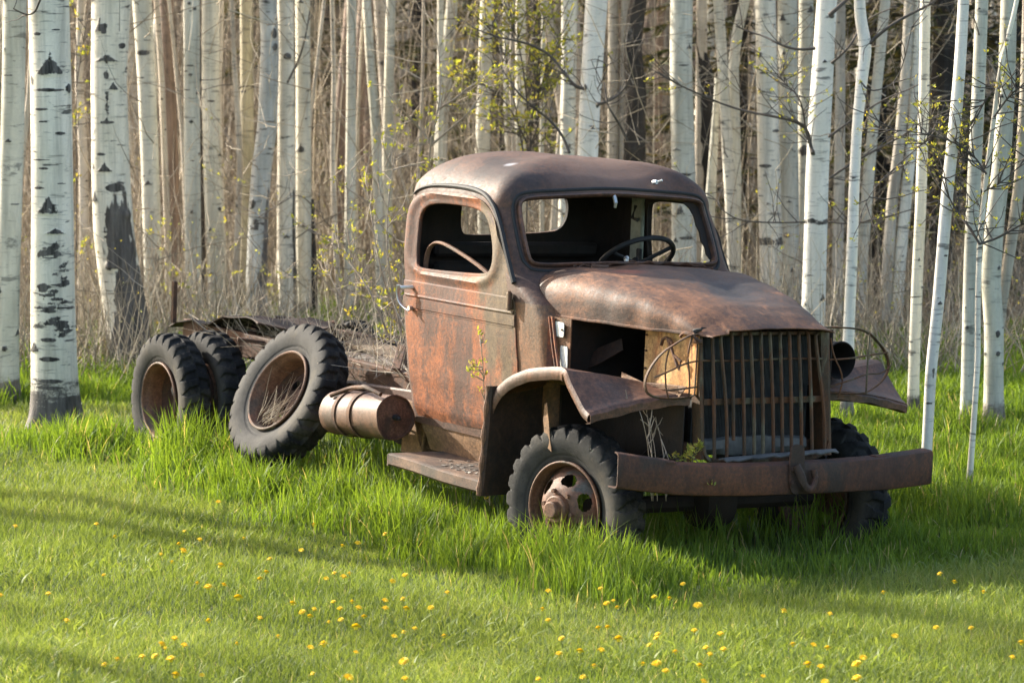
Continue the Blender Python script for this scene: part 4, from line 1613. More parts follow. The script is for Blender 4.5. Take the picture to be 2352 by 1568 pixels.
# broad-leaved weeds in the lawn
x, y = scatter(9000, 12.9, 19, lambda x, y: (1 - tallness(x, y)[0]) * (vnoise(x, y, 1.1, 31) > .55) * .6)
n = len(x)
P = np.stack([x, y, ground_z(x, y)], 1)
V, Tq, r = ribbons(P, RNG.random(n) * 6.283, .05 + .05 * RNG.random(n), .012 + .012 * RNG.random(n), .5 + .7 * RNG.random(n), .3 + .6 * RNG.random(n), 3)
tag(link('lawn_weeds', fast('lawn_weeds', V, T=Tq, attrs={'rnd': r}), GRASS), 'broad leaved weeds spread through the lawn', 'weeds', kind='stuff')
# long grass
x, y = scatter(150000, 15.5, 27.5, lambda x, y: tallness(x, y)[0] * (.35 + .65 * (vnoise(x, y, 5, 14) > .42)) * np.clip((18 / y) ** 2, .2, 1))
tl, nz = tallness(x, y)
X, Y = truck_xy(x, y)
under = (np.abs(Y) < .95) & (X > -5.8) & (X < .6)
keep = ~(under & (RNG.random(len(x)) < .80))
x, y, tl, nz, X, Y = [a[keep] for a in (x, y, tl, nz, X, Y)]
n = len(x)
clump = vnoise(x, y, 3.2, 15)
L = (.07 + .215 * tl * (.35 + clump) * (.45 + .75 * RNG.random(n)))
wheelside = np.exp(-((X + 4.2) / 1.5) ** 2 - ((Y + 1.3) / .45) ** 2) + .1 * np.exp(-((X - .1) / .5) ** 2 - ((Y + 1.25) / .3) ** 2)
L *= 1 + .45 * wheelside
rightside = sstep(.8, 2.6, X)
L *= 1 - .35 * rightside
L *= 1 - .45 * sstep(.2, .7, X) * sstep(-1.0, -.5, Y)
L = np.where(Y > 1.1, L * .8, L)
P = np.stack([x, y, ground_z(x, y) - .01], 1)
V, Tq, r = ribbons(P, RNG.random(n) * 6.283, L, (.0055 + .006 * RNG.random(n)) * np.clip(y / 19, 1, 1.6), .10 + .55 * RNG.random(n) ** 1.5,
                   np.where(RNG.random(n) < .035, .99, np.clip(RNG.random(n) * .7 + .23 * clump, 0, .93)), 4)
tag(link('long_grass', fast('long_grass', V, T=Tq, attrs={'rnd': r}), TALL), 'long fresh grass round the truck and the trunks', 'grass', kind='stuff')
# grass patches deeper under the trees
x, y = scatter(52000, 25, 37, lambda x, y: (vnoise(x, y, .55, 21) > .50) * .8 * (1 - sstep(29, 37, y) * .8))
n = len(x)
P = np.stack([x, y, ground_z(x, y)], 1)
V, Tq, r = ribbons(P, RNG.random(n) * 6.283, .10 + .16 * RNG.random(n), .010 + .008 * RNG.random(n), .2 + .6 * RNG.random(n), RNG.random(n) * .93, 3)
tag(link('woodland_grass', fast('woodland_grass', V, T=Tq, attrs={'rnd': r}), TALL), 'patches of grass between the trunks', 'grass', kind='stuff')


def wide(n, y0, y1, dens=None):
    y = y0 + (y1 - y0) * RNG.random(n * 2); x = (RNG.random(n * 2) * 2 - 1) * (half_w(y) + 1.5)
    k = RNG.random(len(x)) < (dens(x, y) if dens is not None else 1)
    return x[k][:n], y[k][:n]


# dry stalks and thin brush on the forest floor
x, y = wide(15000, 26.3, 40, lambda x, y: .25 + .75 * (vnoise(x, y, .8, 41) > .45))
n = len(x)
P = np.stack([x, y, ground_z(x, y) - .02], 1)
Ls = .25 + .9 * RNG.random(n) ** 1.6 + .5 * vnoise(x, y, .6, 42)
V, Qd, r = twigs(P, RNG.random(n) * 6.283, R(78) - R(55) * RNG.random(n) ** 1.7, Ls, .007 + .010 * RNG.random(n), np.full(n, .16), np.clip(.15 + .8 * RNG.random(n), 0, 1))
tag(link('dry_brush', fast('dry_brush', V, Q=Qd, attrs={'rnd': r}), BRUSH), 'tangle of dry brown stalks under the trees', 'brush', kind='stuff')
# tall twiggy thicket behind
x, y = wide(4200, 33, 52)
n = len(x)
P = np.stack([x, y, np.zeros(n)], 1)
V, Qd, r = twigs(P, RNG.random(n) * 6.283, R(86) - R(60) * RNG.random(n) ** 1.6, 1.2 + 3.6 * RNG.random(n) ** 1.3, .010 + .018 * RNG.random(n), np.full(n, .13), np.clip(RNG.random(n) * .9, 0, 1), 5)
tag(link('thicket', fast('thicket', V, Q=Qd, attrs={'rnd': r}), BRUSH), 'bare brown thicket of saplings deep in the wood', 'thicket', kind='stuff')
# leaning and fallen dead twigs hung up between the trunks
x, y = wide(5200, 26.5, 46)
n = len(x)
P = np.stack([x, y, 3.6 * RNG.random(n) ** 1.2], 1)
V, Qd, r = twigs(P, RNG.random(n) * 6.283, R(-20) + R(90) * RNG.random(n), .4 + 1.5 * RNG.random(n) ** 1.5, .005 + .008 * RNG.random(n), np.full(n, .22), np.clip(RNG.random(n) * .9, 0, 1), 5)
tag(link('hanging_twigs', fast('hanging_twigs', V, Q=Qd, attrs={'rnd': r}), BRUSH), 'fine dead twigs tangled between the trunks', 'twigs', kind='stuff')
# far wood that reads as one mass
x, y = wide(6500, 52, 95)
n = len(x)
P = np.stack([x, y, np.zeros(n)], 1)
V, Qd, r = twigs(P, RNG.random(n) * 6.283, R(90) - R(26) * RNG.random(n) ** 2, 4 + 6 * RNG.random(n), .03 + .10 * RNG.random(n) ** 2, np.full(n, .07), np.clip(RNG.random(n) * .75, 0, 1), 6)
tag(link('far_woodland', fast('far_woodland', V, Q=Qd, attrs={'rnd': r}), BRUSH), 'far off bare woodland closing the view', 'woodland', kind='stuff')


def flecks(name, x, y, z, s, mat, label, cat):
    n = len(x)
    c = np.stack([x, y, z], 1)
    a = RNG.normal(0, 1, (n, 3)); a /= np.linalg.norm(a, axis=1)[:, None]
    b_ = RNG.normal(0, 1, (n, 3)); b_ -= a * (a * b_).sum(1)[:, None]; b_ /= np.linalg.norm(b_, axis=1)[:, None]
    s = s[:, None]
    V = np.stack([c - a * s, c + b_ * s * .5, c + a * s, c - b_ * s * .5], 1).reshape(-1, 3)
    Qd = np.arange(n * 4).reshape(-1, 4)
    return tag(link(name, fast(name, V, Q=Qd, attrs={'rnd': np.repeat(RNG.random(n), 4)}), mat), label, cat, kind='stuff')


x, y = wide(3800, 26.5, 40, lambda x, y: (vnoise(x, y, .7, 51) > .52) * 1.0)
n = len(x)
flecks('young_leaves', x, y, .1 + 1.3 * RNG.random(n) ** 1.5, .008 + .012 * RNG.random(n), BUD, 'yellow green young leaves dotted through the brush', 'leaves')

# ------------------------------------------------------------------ birches and aspens
def bark(name, pale, shade, low, lent=.5, stain=.8):
    m, nt, b = newmat(name)
    tc = N(nt, 'ShaderNodeTexCoord'); oi = N(nt, 'ShaderNodeObjectInfo')
    off = N(nt, 'ShaderNodeVectorMath', operation='ADD')
    sc = N(nt, 'ShaderNodeVectorMath', operation='SCALE'); sc.inputs[3].default_value = 37.0
    cb = N(nt, 'ShaderNodeCombineXYZ')
    for k in range(3): nt.links.new(oi.outputs['Random'], cb.inputs[k])
    nt.links.new(cb.outputs[0], sc.inputs[0])
    nt.links.new(tc.outputs['Object'], off.inputs[0]); nt.links.new(sc.outputs[0], off.inputs[1])
    v = off.outputs[0]
    def mp(s):
        n = N(nt, 'ShaderNodeMapping'); n.inputs['Scale'].default_value = s; nt.links.new(v, n.inputs[0]); return n.outputs[0]
    n_big = noise_n(nt, mp((1, 1, .5)), 3.0, 4, .6)
    n_len = noise_n(nt, mp((5, 5, 48)), 1.0, 3, .6, .2)       # fine horizontal breathing pores
    n_len2 = noise_n(nt, mp((3, 3, 17)), 1.0, 4, .65, .3)
    n_f = noise_n(nt, mp((1, 1, 1)), 55, 5, .75)
    n_v = noise_n(nt, mp((26, 26, 2.2)), 1.0, 4, .7)          # upright cracks for the rough bark
    c = mix(nt, ramp(nt, n_big, [(.35, 0), (.68, 1)]), pale, shade)
    c = mix(nt, math_n(nt, 'MULTIPLY', ramp(nt, n_len, [(.60, 0), (.68, 1)]), lent * .75), c, (.12, .11, .095))
    c = mix(nt, math_n(nt, 'MULTIPLY', ramp(nt, n_len2, [(.605, 0), (.66, 1)]), lent * 1.2), c, (.055, .052, .048))
    c = mix(nt, .35, c, ramp(nt, n_f, [(.3, .72), (.7, 1.12)]), 'MULTIPLY')
    n_s = noise_n(nt, mp((9, 9, .7)), 1.0, 5, .7, .4)
    c = mix(nt, stain, c, ramp(nt, n_s, [(.35, .60), (.58, 1.08)]), 'MULTIPLY')
    n_b = noise_n(nt, mp((2.2, 2.2, 7)), 1.0, 6, .8, .5)
    c = mix(nt, math_n(nt, 'MULTIPLY', ramp(nt, n_b, [(.60, 0), (.66, 1)]), stain), c, (.17, .165, .15))
    at_ = N(nt, 'ShaderNodeAttribute', attribute_name='mark')
    mk = math_n(nt, 'ADD', at_.outputs['Fac'], math_n(nt, 'MULTIPLY', math_n(nt, 'SUBTRACT', n_f, .5), .9))
    mk = math_n(nt, 'ADD', mk, math_n(nt, 'MULTIPLY', math_n(nt, 'SUBTRACT', n_len2, .5), .7))
    mk = math_n(nt, 'ADD', mk, math_n(nt, 'MULTIPLY', math_n(nt, 'SUBTRACT', noise_n(nt, mp((1, 1, 1)), 16, 4, .7), .5), .9))
    mk = ramp(nt, mk, [(.45, 0), (.57, 1)])
    dk = mix(nt, ramp(nt, n_v, [(.38, 0), (.62, 1)]), (.022, .020, .018), (.13, .12, .11))
    c = mix(nt, mk, c, dk)
    a2 = N(nt, 'ShaderNodeAttribute', attribute_name='rough')
    rk = math_n(nt, 'ADD', a2.outputs['Fac'], math_n(nt, 'MULTIPLY', math_n(nt, 'SUBTRACT', n_len2, .5), .8))
    rk = math_n(nt, 'ADD', rk, math_n(nt, 'MULTIPLY', math_n(nt, 'SUBTRACT', n_f, .5), .6))
    rk = ramp(nt, rk, [(.42, 0), (.62, 1)])
    rc = mix(nt, ramp(nt, n_v, [(.35, 0), (.65, 1)]), tuple(q * .45 for q in low), tuple(q * 1.25 for q in low))
    c = mix(nt, rk, c, rc)
    nt.links.new(c, b.inputs['Base Color'])
    b.inputs['Roughness'].default_value = .68
    b.inputs['Specular IOR Level'].default_value = .35
    h = math_n(nt, 'ADD', math_n(nt, 'MULTIPLY', n_f, .25), math_n(nt, 'MULTIPLY', math_n(nt, 'MULTIPLY', n_v, math_n(nt, 'ADD', rk, mk)), 1.2))
    h = math_n(nt, 'ADD', h, math_n(nt, 'MULTIPLY', n_len, -.3))
    bump(nt, b, h, .5, .012)
    return m


BK = {
    'w': bark('white_birch_bark', (.84, .78, .66), (.68, .63, .51), (.115, .102, .092), lent=.75),
    's': bark('smooth_white_aspen_bark', (.84, .80, .73), (.73, .70, .62), (.24, .22, .19), lent=.6, stain=.5),
    'g': bark('pale_green_aspen_bark', (.66, .63, .53), (.50, .48, .39), (.22, .19, .15), lent=.5),
    't': bark('cream_tan_bark', (.58, .52, .43), (.40, .34, .27), (.22, .17, .13), lent=.55),
    'd': bark('dead_dark_bark', (.018, .015, .013), (.060, .050, .042), (.07, .055, .045), lent=.4),
    'b': bark('brown_flaky_bark', (.28, .20, .15), (.20, .14, .10), (.22, .155, .115), lent=.5),
    'o': bark('mossy_trunk_bark', (.42, .38, .27), (.30, .27, .17), (.20, .18, .10), lent=.5),
    'm': bark('mottled_grey_birch_bark', (.62, .62, .58), (.40, .40, .37), (.17, .15, .14), lent=.9),
}
TWIG = plain('dark_twig_bark', (.085, .070, .058), .85, .3, 30)
TWIGL = plain('pale_twig_bark', (.34, .27, .20), .8, .3, 30)


def trunk_mesh(path, rad, nv, zdetail, dz, scars, rough_h, side_rough=None, flare=.35, ragged=False):
    """path: list of (x, y, z) from the ground up; rad: radii"""
    P = np.array(path, float); zr = P[:, 2]
    zmax = zr[-1]
    zs = list(np.arange(-.08, zdetail, dz)) + list(np.linspace(zdetail, zmax, 14))
    zs = np.array(zs)
    x = np.interp(zs, zr, P[:, 0]); y = np.interp(zs, zr, P[:, 1]); r = np.interp(zs, zr, rad)
    # soften the corners of the measured path
    if len(zs) > 20:
        k = max(3, int(.22 / dz)); ker = np.ones(k) / k
        def sm(a):
            pad = np.concatenate([np.full(k, a[0]) + (a[0] - a[1]) * np.arange(k, 0, -1), a, np.full(k, a[-1])])
            return np.convolve(pad, ker, 'same')[k:-k]
        nd = int((zdetail + .08) / dz)
        x[:nd] = sm(x[:nd]) if nd > 2 * k else x[:nd]; r[:nd] = sm(r[:nd]) if nd > 2 * k else r[:nd]
    r = r * (1 + flare * np.exp(-np.maximum(zs, 0) / .13))
    th = np.linspace(0, 2 * np.pi, nv, endpoint=False)
    TH, Z = np.meshgrid(th, zs)
    Rr = r[:, None] * (1 + .02 * np.sin(2 * TH + zs[:, None] * 1.7) + .015 * np.sin(3 * TH - zs[:, None] * 2.3))
    rootlob = np.exp(-np.maximum(zs, 0) / .10)[:, None]
    Rr = Rr * (1 + rootlob * .16 * np.sin(5 * TH + 1.3))
    mark = np.zeros_like(TH); rough = np.zeros_like(TH)
    # angle seen from the camera: 0 = toward -Y
    A = (TH + np.pi / 2 + np.pi) % (2 * np.pi) - np.pi
    S = A * r[:, None]
    for (z0, a0, w_, h_, typ) in scars:
        s = (A - a0 + np.pi) % (2 * np.pi) - np.pi
        s = s * r[:, None]
        dzz = Z - z0
        q = np.clip(dzz / h_, 0, 1)
        if typ == 'tri':      # branch scar: a peaked hood with drooping lines
            half = w_ * (1 - q ** .62)
            soft = .30 * w_ + .004
            up = np.clip(dzz / (.18 * h_) + .5, 0, 1) * (dzz > -.2 * h_)
            m_ = np.clip((half - np.abs(s)) / soft + .45, 0, 1) * up * (dzz < h_ * 1.05)
            mark = np.maximum(mark, m_ * (.62 + .25 * vnoise(s + 3, Z, 22, 5)))
            Rr = Rr + .010 * np.clip(m_ * 1.4, 0, 1) * (1 - q) * np.clip(1 - np.abs(s) / max(w_, 1e-3), 0, 1)
        elif typ == 'dash':
            m_ = np.clip(1.15 - np.sqrt((s / w_) ** 2 + (dzz / h_) ** 2), 0, 1)
            mark = np.maximum(mark, np.minimum(m_ * 1.6, .8))
        elif typ == 'knot':
            d_ = np.sqrt((s / w_) ** 2 + (dzz / h_) ** 2)
            mark = np.maximum(mark, np.clip(1.3 - d_, 0, 1) * .95)
            Rr = Rr + .018 * np.exp(-d_ ** 2 * 1.5) * min(1, w_ / .05)
        elif typ == 'band':
            m_ = np.clip(1.2 - np.abs(dzz + .004 * np.sin(s * 40)) / h_, 0, 1) * (np.abs(s) < w_)
            mark = np.maximum(mark, np.minimum(m_, .62))
        elif typ == 'patch':  # ragged dark figure
            d_ = np.sqrt((s / w_) ** 2 + (dzz / h_) ** 2)
            n_ = vnoise(s * 1 + 5, Z * 2.4, 14, int(abs(z0) * 10) % 7) * .9 + vnoise(s + 9, Z * 2.2, 30, 3) * .5
            mark = np.maximum(mark, np.clip(1.66 - d_ - n_, 0, .70))
    rough = np.clip(1.05 - .75 * Z / max(rough_h, .01), 0, 1)
    if side_rough:
        for (za, zb, a0, wa) in side_rough:
            s = (A - a0 + np.pi) % (2 * np.pi) - np.pi
            q = np.clip((Z - za) / (zb - za), 0, 1)
            nn_ = .6 * vnoise(s + 7, Z * 1.6, 3, 2) + .4 * vnoise(s + 7, Z * 1.3, 9, 4) - .5
            m_ = np.clip((wa * (1 - q ** 1.2) + 1.1 * nn_ - np.abs(s)) / .35 + .5, 0, 1) * np.clip((zb - Z) / .25, 0, 1) * (Z > za - .05)
            rough = np.maximum(rough, m_)
            Rr = Rr + .006 * m_
    if ragged:
        Rr = Rr * (.82 + .30 * vnoise(TH * 1.3, Z, 5, 3) + .25 * vnoise(TH * 3, Z, 11, 4))
    X = x[:, None] + Rr * np.cos(TH); Y = y[:, None] + Rr * np.sin(TH)
    V = np.stack([X, Y, Z], -1).reshape(-1, 3)
    ni = len(zs)
    I = (np.arange(ni - 1)[:, None] * nv + np.arange(nv)[None])
    J = (np.arange(ni - 1)[:, None] * nv + (np.arange(nv)[None] + 1) % nv)
    Q = np.stack([I, J, J + nv, I + nv], -1).reshape(-1, 4)
    return V, Q, mark.ravel(), rough.ravel()


# crowns: four bare spring crowns with opening buds, shared by the trees
def crown_mesh(seed, h=7.0, spread=1.5):
    rg = random.Random(seed)
    m = MB()
    buds = []
    for k in range(15):
        z0 = h * (.02 + .93 * k / 15)
        a = rg.random() * 6.28
        L = spread * (1 - .65 * z0 / h) * rg.uniform(.6, 1.15)
        p = Vector((0, 0, z0)); d = Vector((math.cos(a), math.sin(a), rg.uniform(.2, .9))).normalized()
        P = [p.copy()]
        for i in range(5):
            p = p + d * L / 5; d = (d + Vector((rg.uniform(-.25, .25), rg.uniform(-.25, .25), rg.uniform(-.05, .25)))).normalized(); P.append(p.copy())
        m.tube(P, [.022, .018, .014, .010, .007, .003], 4, cap=False)
        for i in range(2, 6):
            for _ in range(2):
                dd = Vector((rg.uniform(-1, 1), rg.uniform(-1, 1), rg.uniform(-.2, 1))).normalized()
                q = P[i] + dd * rg.uniform(.25, .6)
                m.tube([P[i], P[i] * .5 + q * .5 + Vector((0, 0, .03)), q], [.006, .004, .002], 3, cap=False)
                for _ in range(5): buds.append(P[i].lerp(q, rg.uniform(.3, 1.0)) + Vector((rg.gauss(0, .04), rg.gauss(0, .04), rg.gauss(0, .04))))
    nb = len(m.f)
    for c in buds:
        a = Vector((rg.gauss(0, 1), rg.gauss(0, 1), rg.gauss(0, 1))).normalized() * .02
        b_ = a.orthogonal().normalized() * .011
        m.add([c - a, c + b_, c + a, c - b_], [(0, 1, 2, 3)])
    me = bpy.data.meshes.new('crown')
    me.from_pydata(m.v, [], m.f)
    me.materials.append(TWIG); me.materials.append(BUD)
    mi = np.zeros(len(m.f), np.int32); mi[nb:] = 1
    me.polygons.foreach_set('material_index', mi)
    at_ = me.attributes.new('rnd', 'FLOAT', 'POINT')
    at_.data.foreach_set('value', RNG.random(len(me.vertices)).astype(np.float32))
    me.update()
    return me


CROWNS = [crown_mesh(s) for s in (1, 2, 3, 4)]

BSEG = {}


def add_spray(m, path, rad, n, rg, ln=(.12, .5), buds=None, bud_p=.5, flat=True, droop=0.0):
    """side shoots along a measured branch"""
    for _ in range(n):
        i = rg.randrange(1, len(path) - 1) if len(path) > 2 else 0
        t = rg.random(); p = path[i].lerp(path[min(i + 1, len(path) - 1)], t)
        tg = (path[min(i + 1, len(path) - 1)] - path[i]).normalized()
        d = (tg * rg.uniform(.2, 1.0) + Vector((rg.uniform(-1, 1), rg.uniform(-.6, .6), rg.uniform(-.7, 1)))).normalized()
        L = rg.uniform(*ln); P = [p.copy()]; q = p.copy()
        for k in range(4):
            q = q + d * L / 4; d = (d + Vector((rg.uniform(-.3, .3), rg.uniform(-.3, .3), rg.uniform(-.2, .35) - droop))).normalized(); P.append(q.copy())
        m.tube(P, [.0045, .004, .0033, .0026, .0018], 4, cap=False)
        if rg.random() < .6:
            j = rg.randrange(1, 4); e = (d + Vector((rg.uniform(-1, 1), rg.uniform(-.5, .5), rg.uniform(-.5, .8)))).normalized()
            m.tube([P[j], P[j] + e * L * .25, P[j] + e * L * .45 + Vector((0, 0, .02))], [.003, .0025, .0015], 3, cap=False)
            if buds is not None and rg.random() < bud_p: buds.append(P[j] + e * L * .45)
        if buds is not None:
            for k in (2, 3, 4):
                if rg.random() < bud_p: buds.append(P[k])


def bud_mesh(pts, rg, size=.018, per=7):
    V = []; F = []; n = 0
    for c in pts:
        for _ in range(rg.randint(3, per)):
            a = Vector((rg.gauss(0, 1), rg.gauss(0, 1), abs(rg.gauss(0, 1)))).normalized()
            s = size * rg.uniform(.6, 1.4)
            b_ = a.orthogonal().normalized(); b_ = (b_ + a.cross(b_) * rg.uniform(-1, 1)).normalized()
            o = c + Vector((rg.gauss(0, 1), rg.gauss(0, 1), rg.gauss(0, 1))) * size * .5
            nn = a.cross(b_) * s * .12
            V += [o, o + a * s + b_ * s * .42 + nn, o + a * s * 1.9, o + a * s - b_ * s * .42 + nn]
            F.append((n, n + 1, n + 2, n + 3)); n += 4
    return V, F


def buds_obj(name, pts, parent, rg, size=.018, per=7, wi=None):
    if not pts: return
    V, F = bud_mesh(pts, rg, size, per)
    if wi is not None: V = [wi @ v_ for v_ in V]
    me = fast(name, V, Q=np.array(F), smooth=False, attrs={'rnd': np.repeat(RNG.random(len(F)), 4)})
    o = link(name, me, BUD, parent)
    return o


def twig_obj(name, m, parent, mat=None):
    me = bpy.data.meshes.new(name); me.from_pydata(m.v, [], m.f)
    me.polygons.foreach_set('use_smooth', [True] * len(me.polygons)); me.update()
    return link(name, me, mat or TWIG, parent)


def default_scars(rg, zmax, r, n):
    sc = []
    for _ in range(n):
        z = rg.uniform(.35, zmax); a = rg.uniform(-1.3, 1.3) if rg.random() < .75 else rg.uniform(-3.1, 3.1)
        t = rg.random()
        if t < .26: sc.append((z, a, r * rg.uniform(.35, .75), r * rg.uniform(.35, .8), 'tri'))
        elif t < .88: sc.append((z, a, r * rg.uniform(.25, .8), .005 + .006 * rg.random(), 'dash'))
        else: sc.append((z, a, r * .35, r * .3, 'knot'))
    return sc


TREES = []


def tree(name, label, pts, base, widths, mat='w', nv=28, dz=.02, scars=None, nsc=10, rough_h=.25, side=None, group=None, limbs=0, seed=0, flare=.35, cat='tree', crown=True, top=11.0, dy=0.0):
    """pts: the trunk's course as measured (u, v) from top to foot; base: v of its foot on the ground"""
    rg = random.Random(seed * 13 + 5)
    g = on_ground(pts[-1][0], base)
    dep = g.y + dy
    W = [at(u, v, dep) for u, v in pts]
    W[-1] = at(pts[-1][0], base, dep) if abs(pts[-1][1] - base) < 1 else W[-1]
    W = W[::-1]
    path = [(p.x - g.x, 0.0, p.z) for p in W]
    if path[0][2] > .05: path = [(path[0][0], 0, -.1)] + path
    else: path[0] = (path[0][0], 0, -.1)
    sc_ = dep / PXF
    rad_v = [(at(0, v, dep).z, w_ * sc_ / 2) for v, w_ in widths][::-1]
    zt = path[-1][2]
    # carry on above the picture
    if top > zt + .5:
        dx = (path[-1][0] - path[-2][0]) / max(.3, path[-1][2] - path[-2][2]) * .5
        path = path + [(path[-1][0] + dx * 1.5, .1, zt + 1.5), (path[-1][0] + dx * 2.5 + rg.uniform(-.2, .2), .2, zt + 4), (path[-1][0] + dx * 3 + rg.uniform(-.4, .4), .3, top)]
    rr = [float(np.interp(p[2], [q[0] for q in rad_v], [q[1] for q in rad_v])) for p in path]
    if top > zt + .5:
        r0 = rr[-4]; rr[-3:] = [r0 * .93, r0 * .7, r0 * .12]
    sc = (scars or []) + default_scars(rg, min(zt, 3.6), rad_v[-1][1], nsc)
    V, Q, mk, rg_ = trunk_mesh(path, rr, nv, min(zt + .1, 3.7), dz, sc, rough_h, side, flare, mat == 'd')
    root = empty(name, (g.x, dep, 0))
    tag(root, label, cat, group)
    me = fast('trunk', V, Q=Q, attrs={'mark': mk, 'rough': rg_})
    link('trunk', me, BK[mat], root)
    if crown:
        c = link('crown', CROWNS[seed % 4], None, root)
        zc = zt + 1.4
        c.location = (float(np.interp(zc, [p[2] for p in path], [p[0] for p in path])), .1, zc)
        s = (top - zc) / 7.0
        c.scale = (s, s, s); c.rotation_euler.z = seed * 1.3
    if limbs:
        m = MB()
        for _ in range(limbs):
            z = rg.uniform(1.3, min(zt, 3.5)); a = rg.uniform(0, 6.28)
            x0 = float(np.interp(z, [p[2] for p in path], [p[0] for p in path]))
            p = Vector((x0, 0, z)); d = Vector((math.cos(a), math.sin(a) * .7, rg.uniform(-.25, .7))).normalized()
            L = rg.uniform(.25, 1.0); P = [p.copy()]
            for k in range(6):
                p = p + d * L / 6; d = (d + Vector((rg.uniform(-.3, .3), rg.uniform(-.3, .3), rg.uniform(-.3, .3)))).normalized(); P.append(p.copy())
            r0 = rg.uniform(.004, .009)
            m.tube(P, [r0 * (1 - .14 * k) for k in range(7)], 4, cap=False)
            if limbs < 3:
                j = rg.randrange(2, 5); e = Vector((rg.uniform(-1, 1), rg.uniform(-1, 1), rg.uniform(-.5, .8))).normalized()
                m.tube([P[j], P[j] + e * .15, P[j] + e * .28 + Vector((0, 0, .03))], [.004, .003, .002], 3, cap=False)
        twig_obj('dead_twigs', m, root)
    TREES.append((root, dep, g))
    return root


def branch(root, pts, dep, r0, r1, n_side=5, seed=1, buds=False, bud_p=.4, ln=(.12, .45), mat=None, sway=.12, name='branch', bsize=.0125):
    """a limb measured as (u, v), standing near depth `dep`"""
    rg = random.Random(seed)
    P = []
    for i, (u, v) in enumerate(pts):
        P.append(at(u, v, dep + sway * math.sin(i * 1.1 + seed) * min(1, i / 2)))
    P = [Vector(p) for p in chaikin([tuple(p) for p in P], 2, False)]
    m = MB()
    m.tube(P, [r0 + (r1 - r0) * i / (len(P) - 1) for i in range(len(P))], 7, cap=True)
    bl = [] if buds else None
    add_spray(m, P, r0, n_side, rg, ln, bl, bud_p)
    wi = Matrix.Translation(-Vector(root.location)) if root is not None else Matrix.Identity(4)
    m.v = [tuple(wi @ Vector(p)) for p in m.v]
    o = twig_obj(name, m, root, mat)
    if buds: buds_obj('foliage', bl, o, rg, bsize, wi=wi)
    return o


def zv(v, dep): return at(0, v, dep).z
def sc_at(base, v, u, cx, w_px, typ, h_px, width_px):
    """a bark mark measured in the photograph -> (z, angle, half width, height)"""
    g = on_ground(cx, base); k = g.y / PXF
    r = w_px * k / 2
    a = math.asin(max(-.95, min(.95, (u - cx) * k / r)))
    return (at(0, v, g.y).z, a, width_px * k / 2, h_px * k, typ)


# the big white birch near the left edge
A0 = [sc_at(990, v, u, cx, 97, t, h, w_) for (v, u, cx, t, h, w_) in [
    (172, 122, 116, 'tri', 56, 86), (78, 92, 115, 'dash', 5, 26), (188, 75, 116, 'patch', 22, 30), (206, 120, 116, 'dash', 5, 84), (203, 160, 116, 'knot', 14, 26),
    (490, 118, 120, 'tri', 52, 84), (535, 133, 120, 'tri', 16, 70), (570, 118, 120, 'patch', 30, 90), (600, 150, 120, 'patch', 26, 40), (580, 100, 120, 'patch', 14, 40),
    (640, 145, 120, 'patch', 34, 60), (695, 120, 122, 'patch', 44, 95), (740, 135, 122, 'patch', 30, 80), (660, 105, 122, 'patch', 22, 50), (820, 120, 124, 'dash', 7, 60), (776, 118, 124, 'dash', 6, 50),
    (765, 150, 124, 'patch', 16, 50), (870, 125, 126, 'dash', 6, 70), (885, 120, 126, 'dash', 5, 80), (305, 145, 118, 'dash', 4, 34), (250, 100, 117, 'dash', 4, 40), (430, 95, 119, 'dash', 4, 40), (385, 105, 119, 'dash', 3, 30)]]
A0 = [s if s[4] != 'tri' else s for s in A0]
tA = tree('birch_tree', 'biggest white birch at the left with bold black arrowhead scars', [(112, 0), (116, 200), (120, 480), (122, 700), (126, 900), (128, 990)], 990,
          [(0, 94), (200, 96), (480, 96), (700, 100), (900, 106), (990, 112)], 'w', 110, .007, A0, 14, .46, seed=1, flare=.42, limbs=0)
B0 = [sc_at(850, v, u, cx, 88, t, h, w_) for (v, u, cx, t, h, w_) in [
    (75, 232, 252, 'tri', 40, 40), (65, 245, 252, 'patch', 30, 26), (142, 250, 250, 'tri', 22, 78), (105, 285, 251, 'dash', 8, 30), (150, 250, 250, 'patch', 50, 14), (240, 250, 249, 'patch', 60, 16),
    (393, 246, 254, 'tri', 24, 50), (280, 250, 250, 'dash', 4, 40), (430, 270, 256, 'dash', 12, 54), (380, 215, 253, 'patch', 18, 22), (510, 280, 258, 'dash', 10, 60), (490, 260, 258, 'dash', 6, 40), (353, 235, 252, 'dash', 4, 30), (545, 262, 262, 'patch', 14, 70), (570, 275, 265, 'patch', 20, 60)]]
tB = tree('birch_tree', 'large birch leaning at its dark rough foot behind the biggest one', [(256, 0), (249, 180), (254, 400), (262, 540), (276, 640), (292, 740), (302, 850)], 850,
          [(0, 90), (180, 84), (400, 88), (560, 92), (700, 98), (850, 96)], 'w', 90, .009, B0, 10, .30, side=[(0.0, 1.75, .62, 1.45), (.95, 1.7, .1, .7)], seed=2, flare=.15)
tree('birch_tree', 'pale birch cut by the left edge of the view', [(34, 0), (28, 300), (18, 650), (14, 928)], 928, [(0, 54), (928, 54)], 'g', 44, .014, None, 12, .3, seed=3)
tree('birch_tree', 'thin sunlit stem at the top left corner, bending behind the edge birch', [(6, 0), (20, 140), (31, 324), (36, 504), (30, 640), (26, 790)], 790, [(0, 12), (790, 15)], 't', 18, .03, nsc=8, seed=4)
tree('birch_tree', 'thin stem leaning right between the edge birch and the biggest birch', [(80, 0), (67, 216), (47, 396), (34, 540), (26, 650), (20, 812)], 812, [(0, 12), (812, 18)], 't', 18, .03, nsc=8, seed=5)
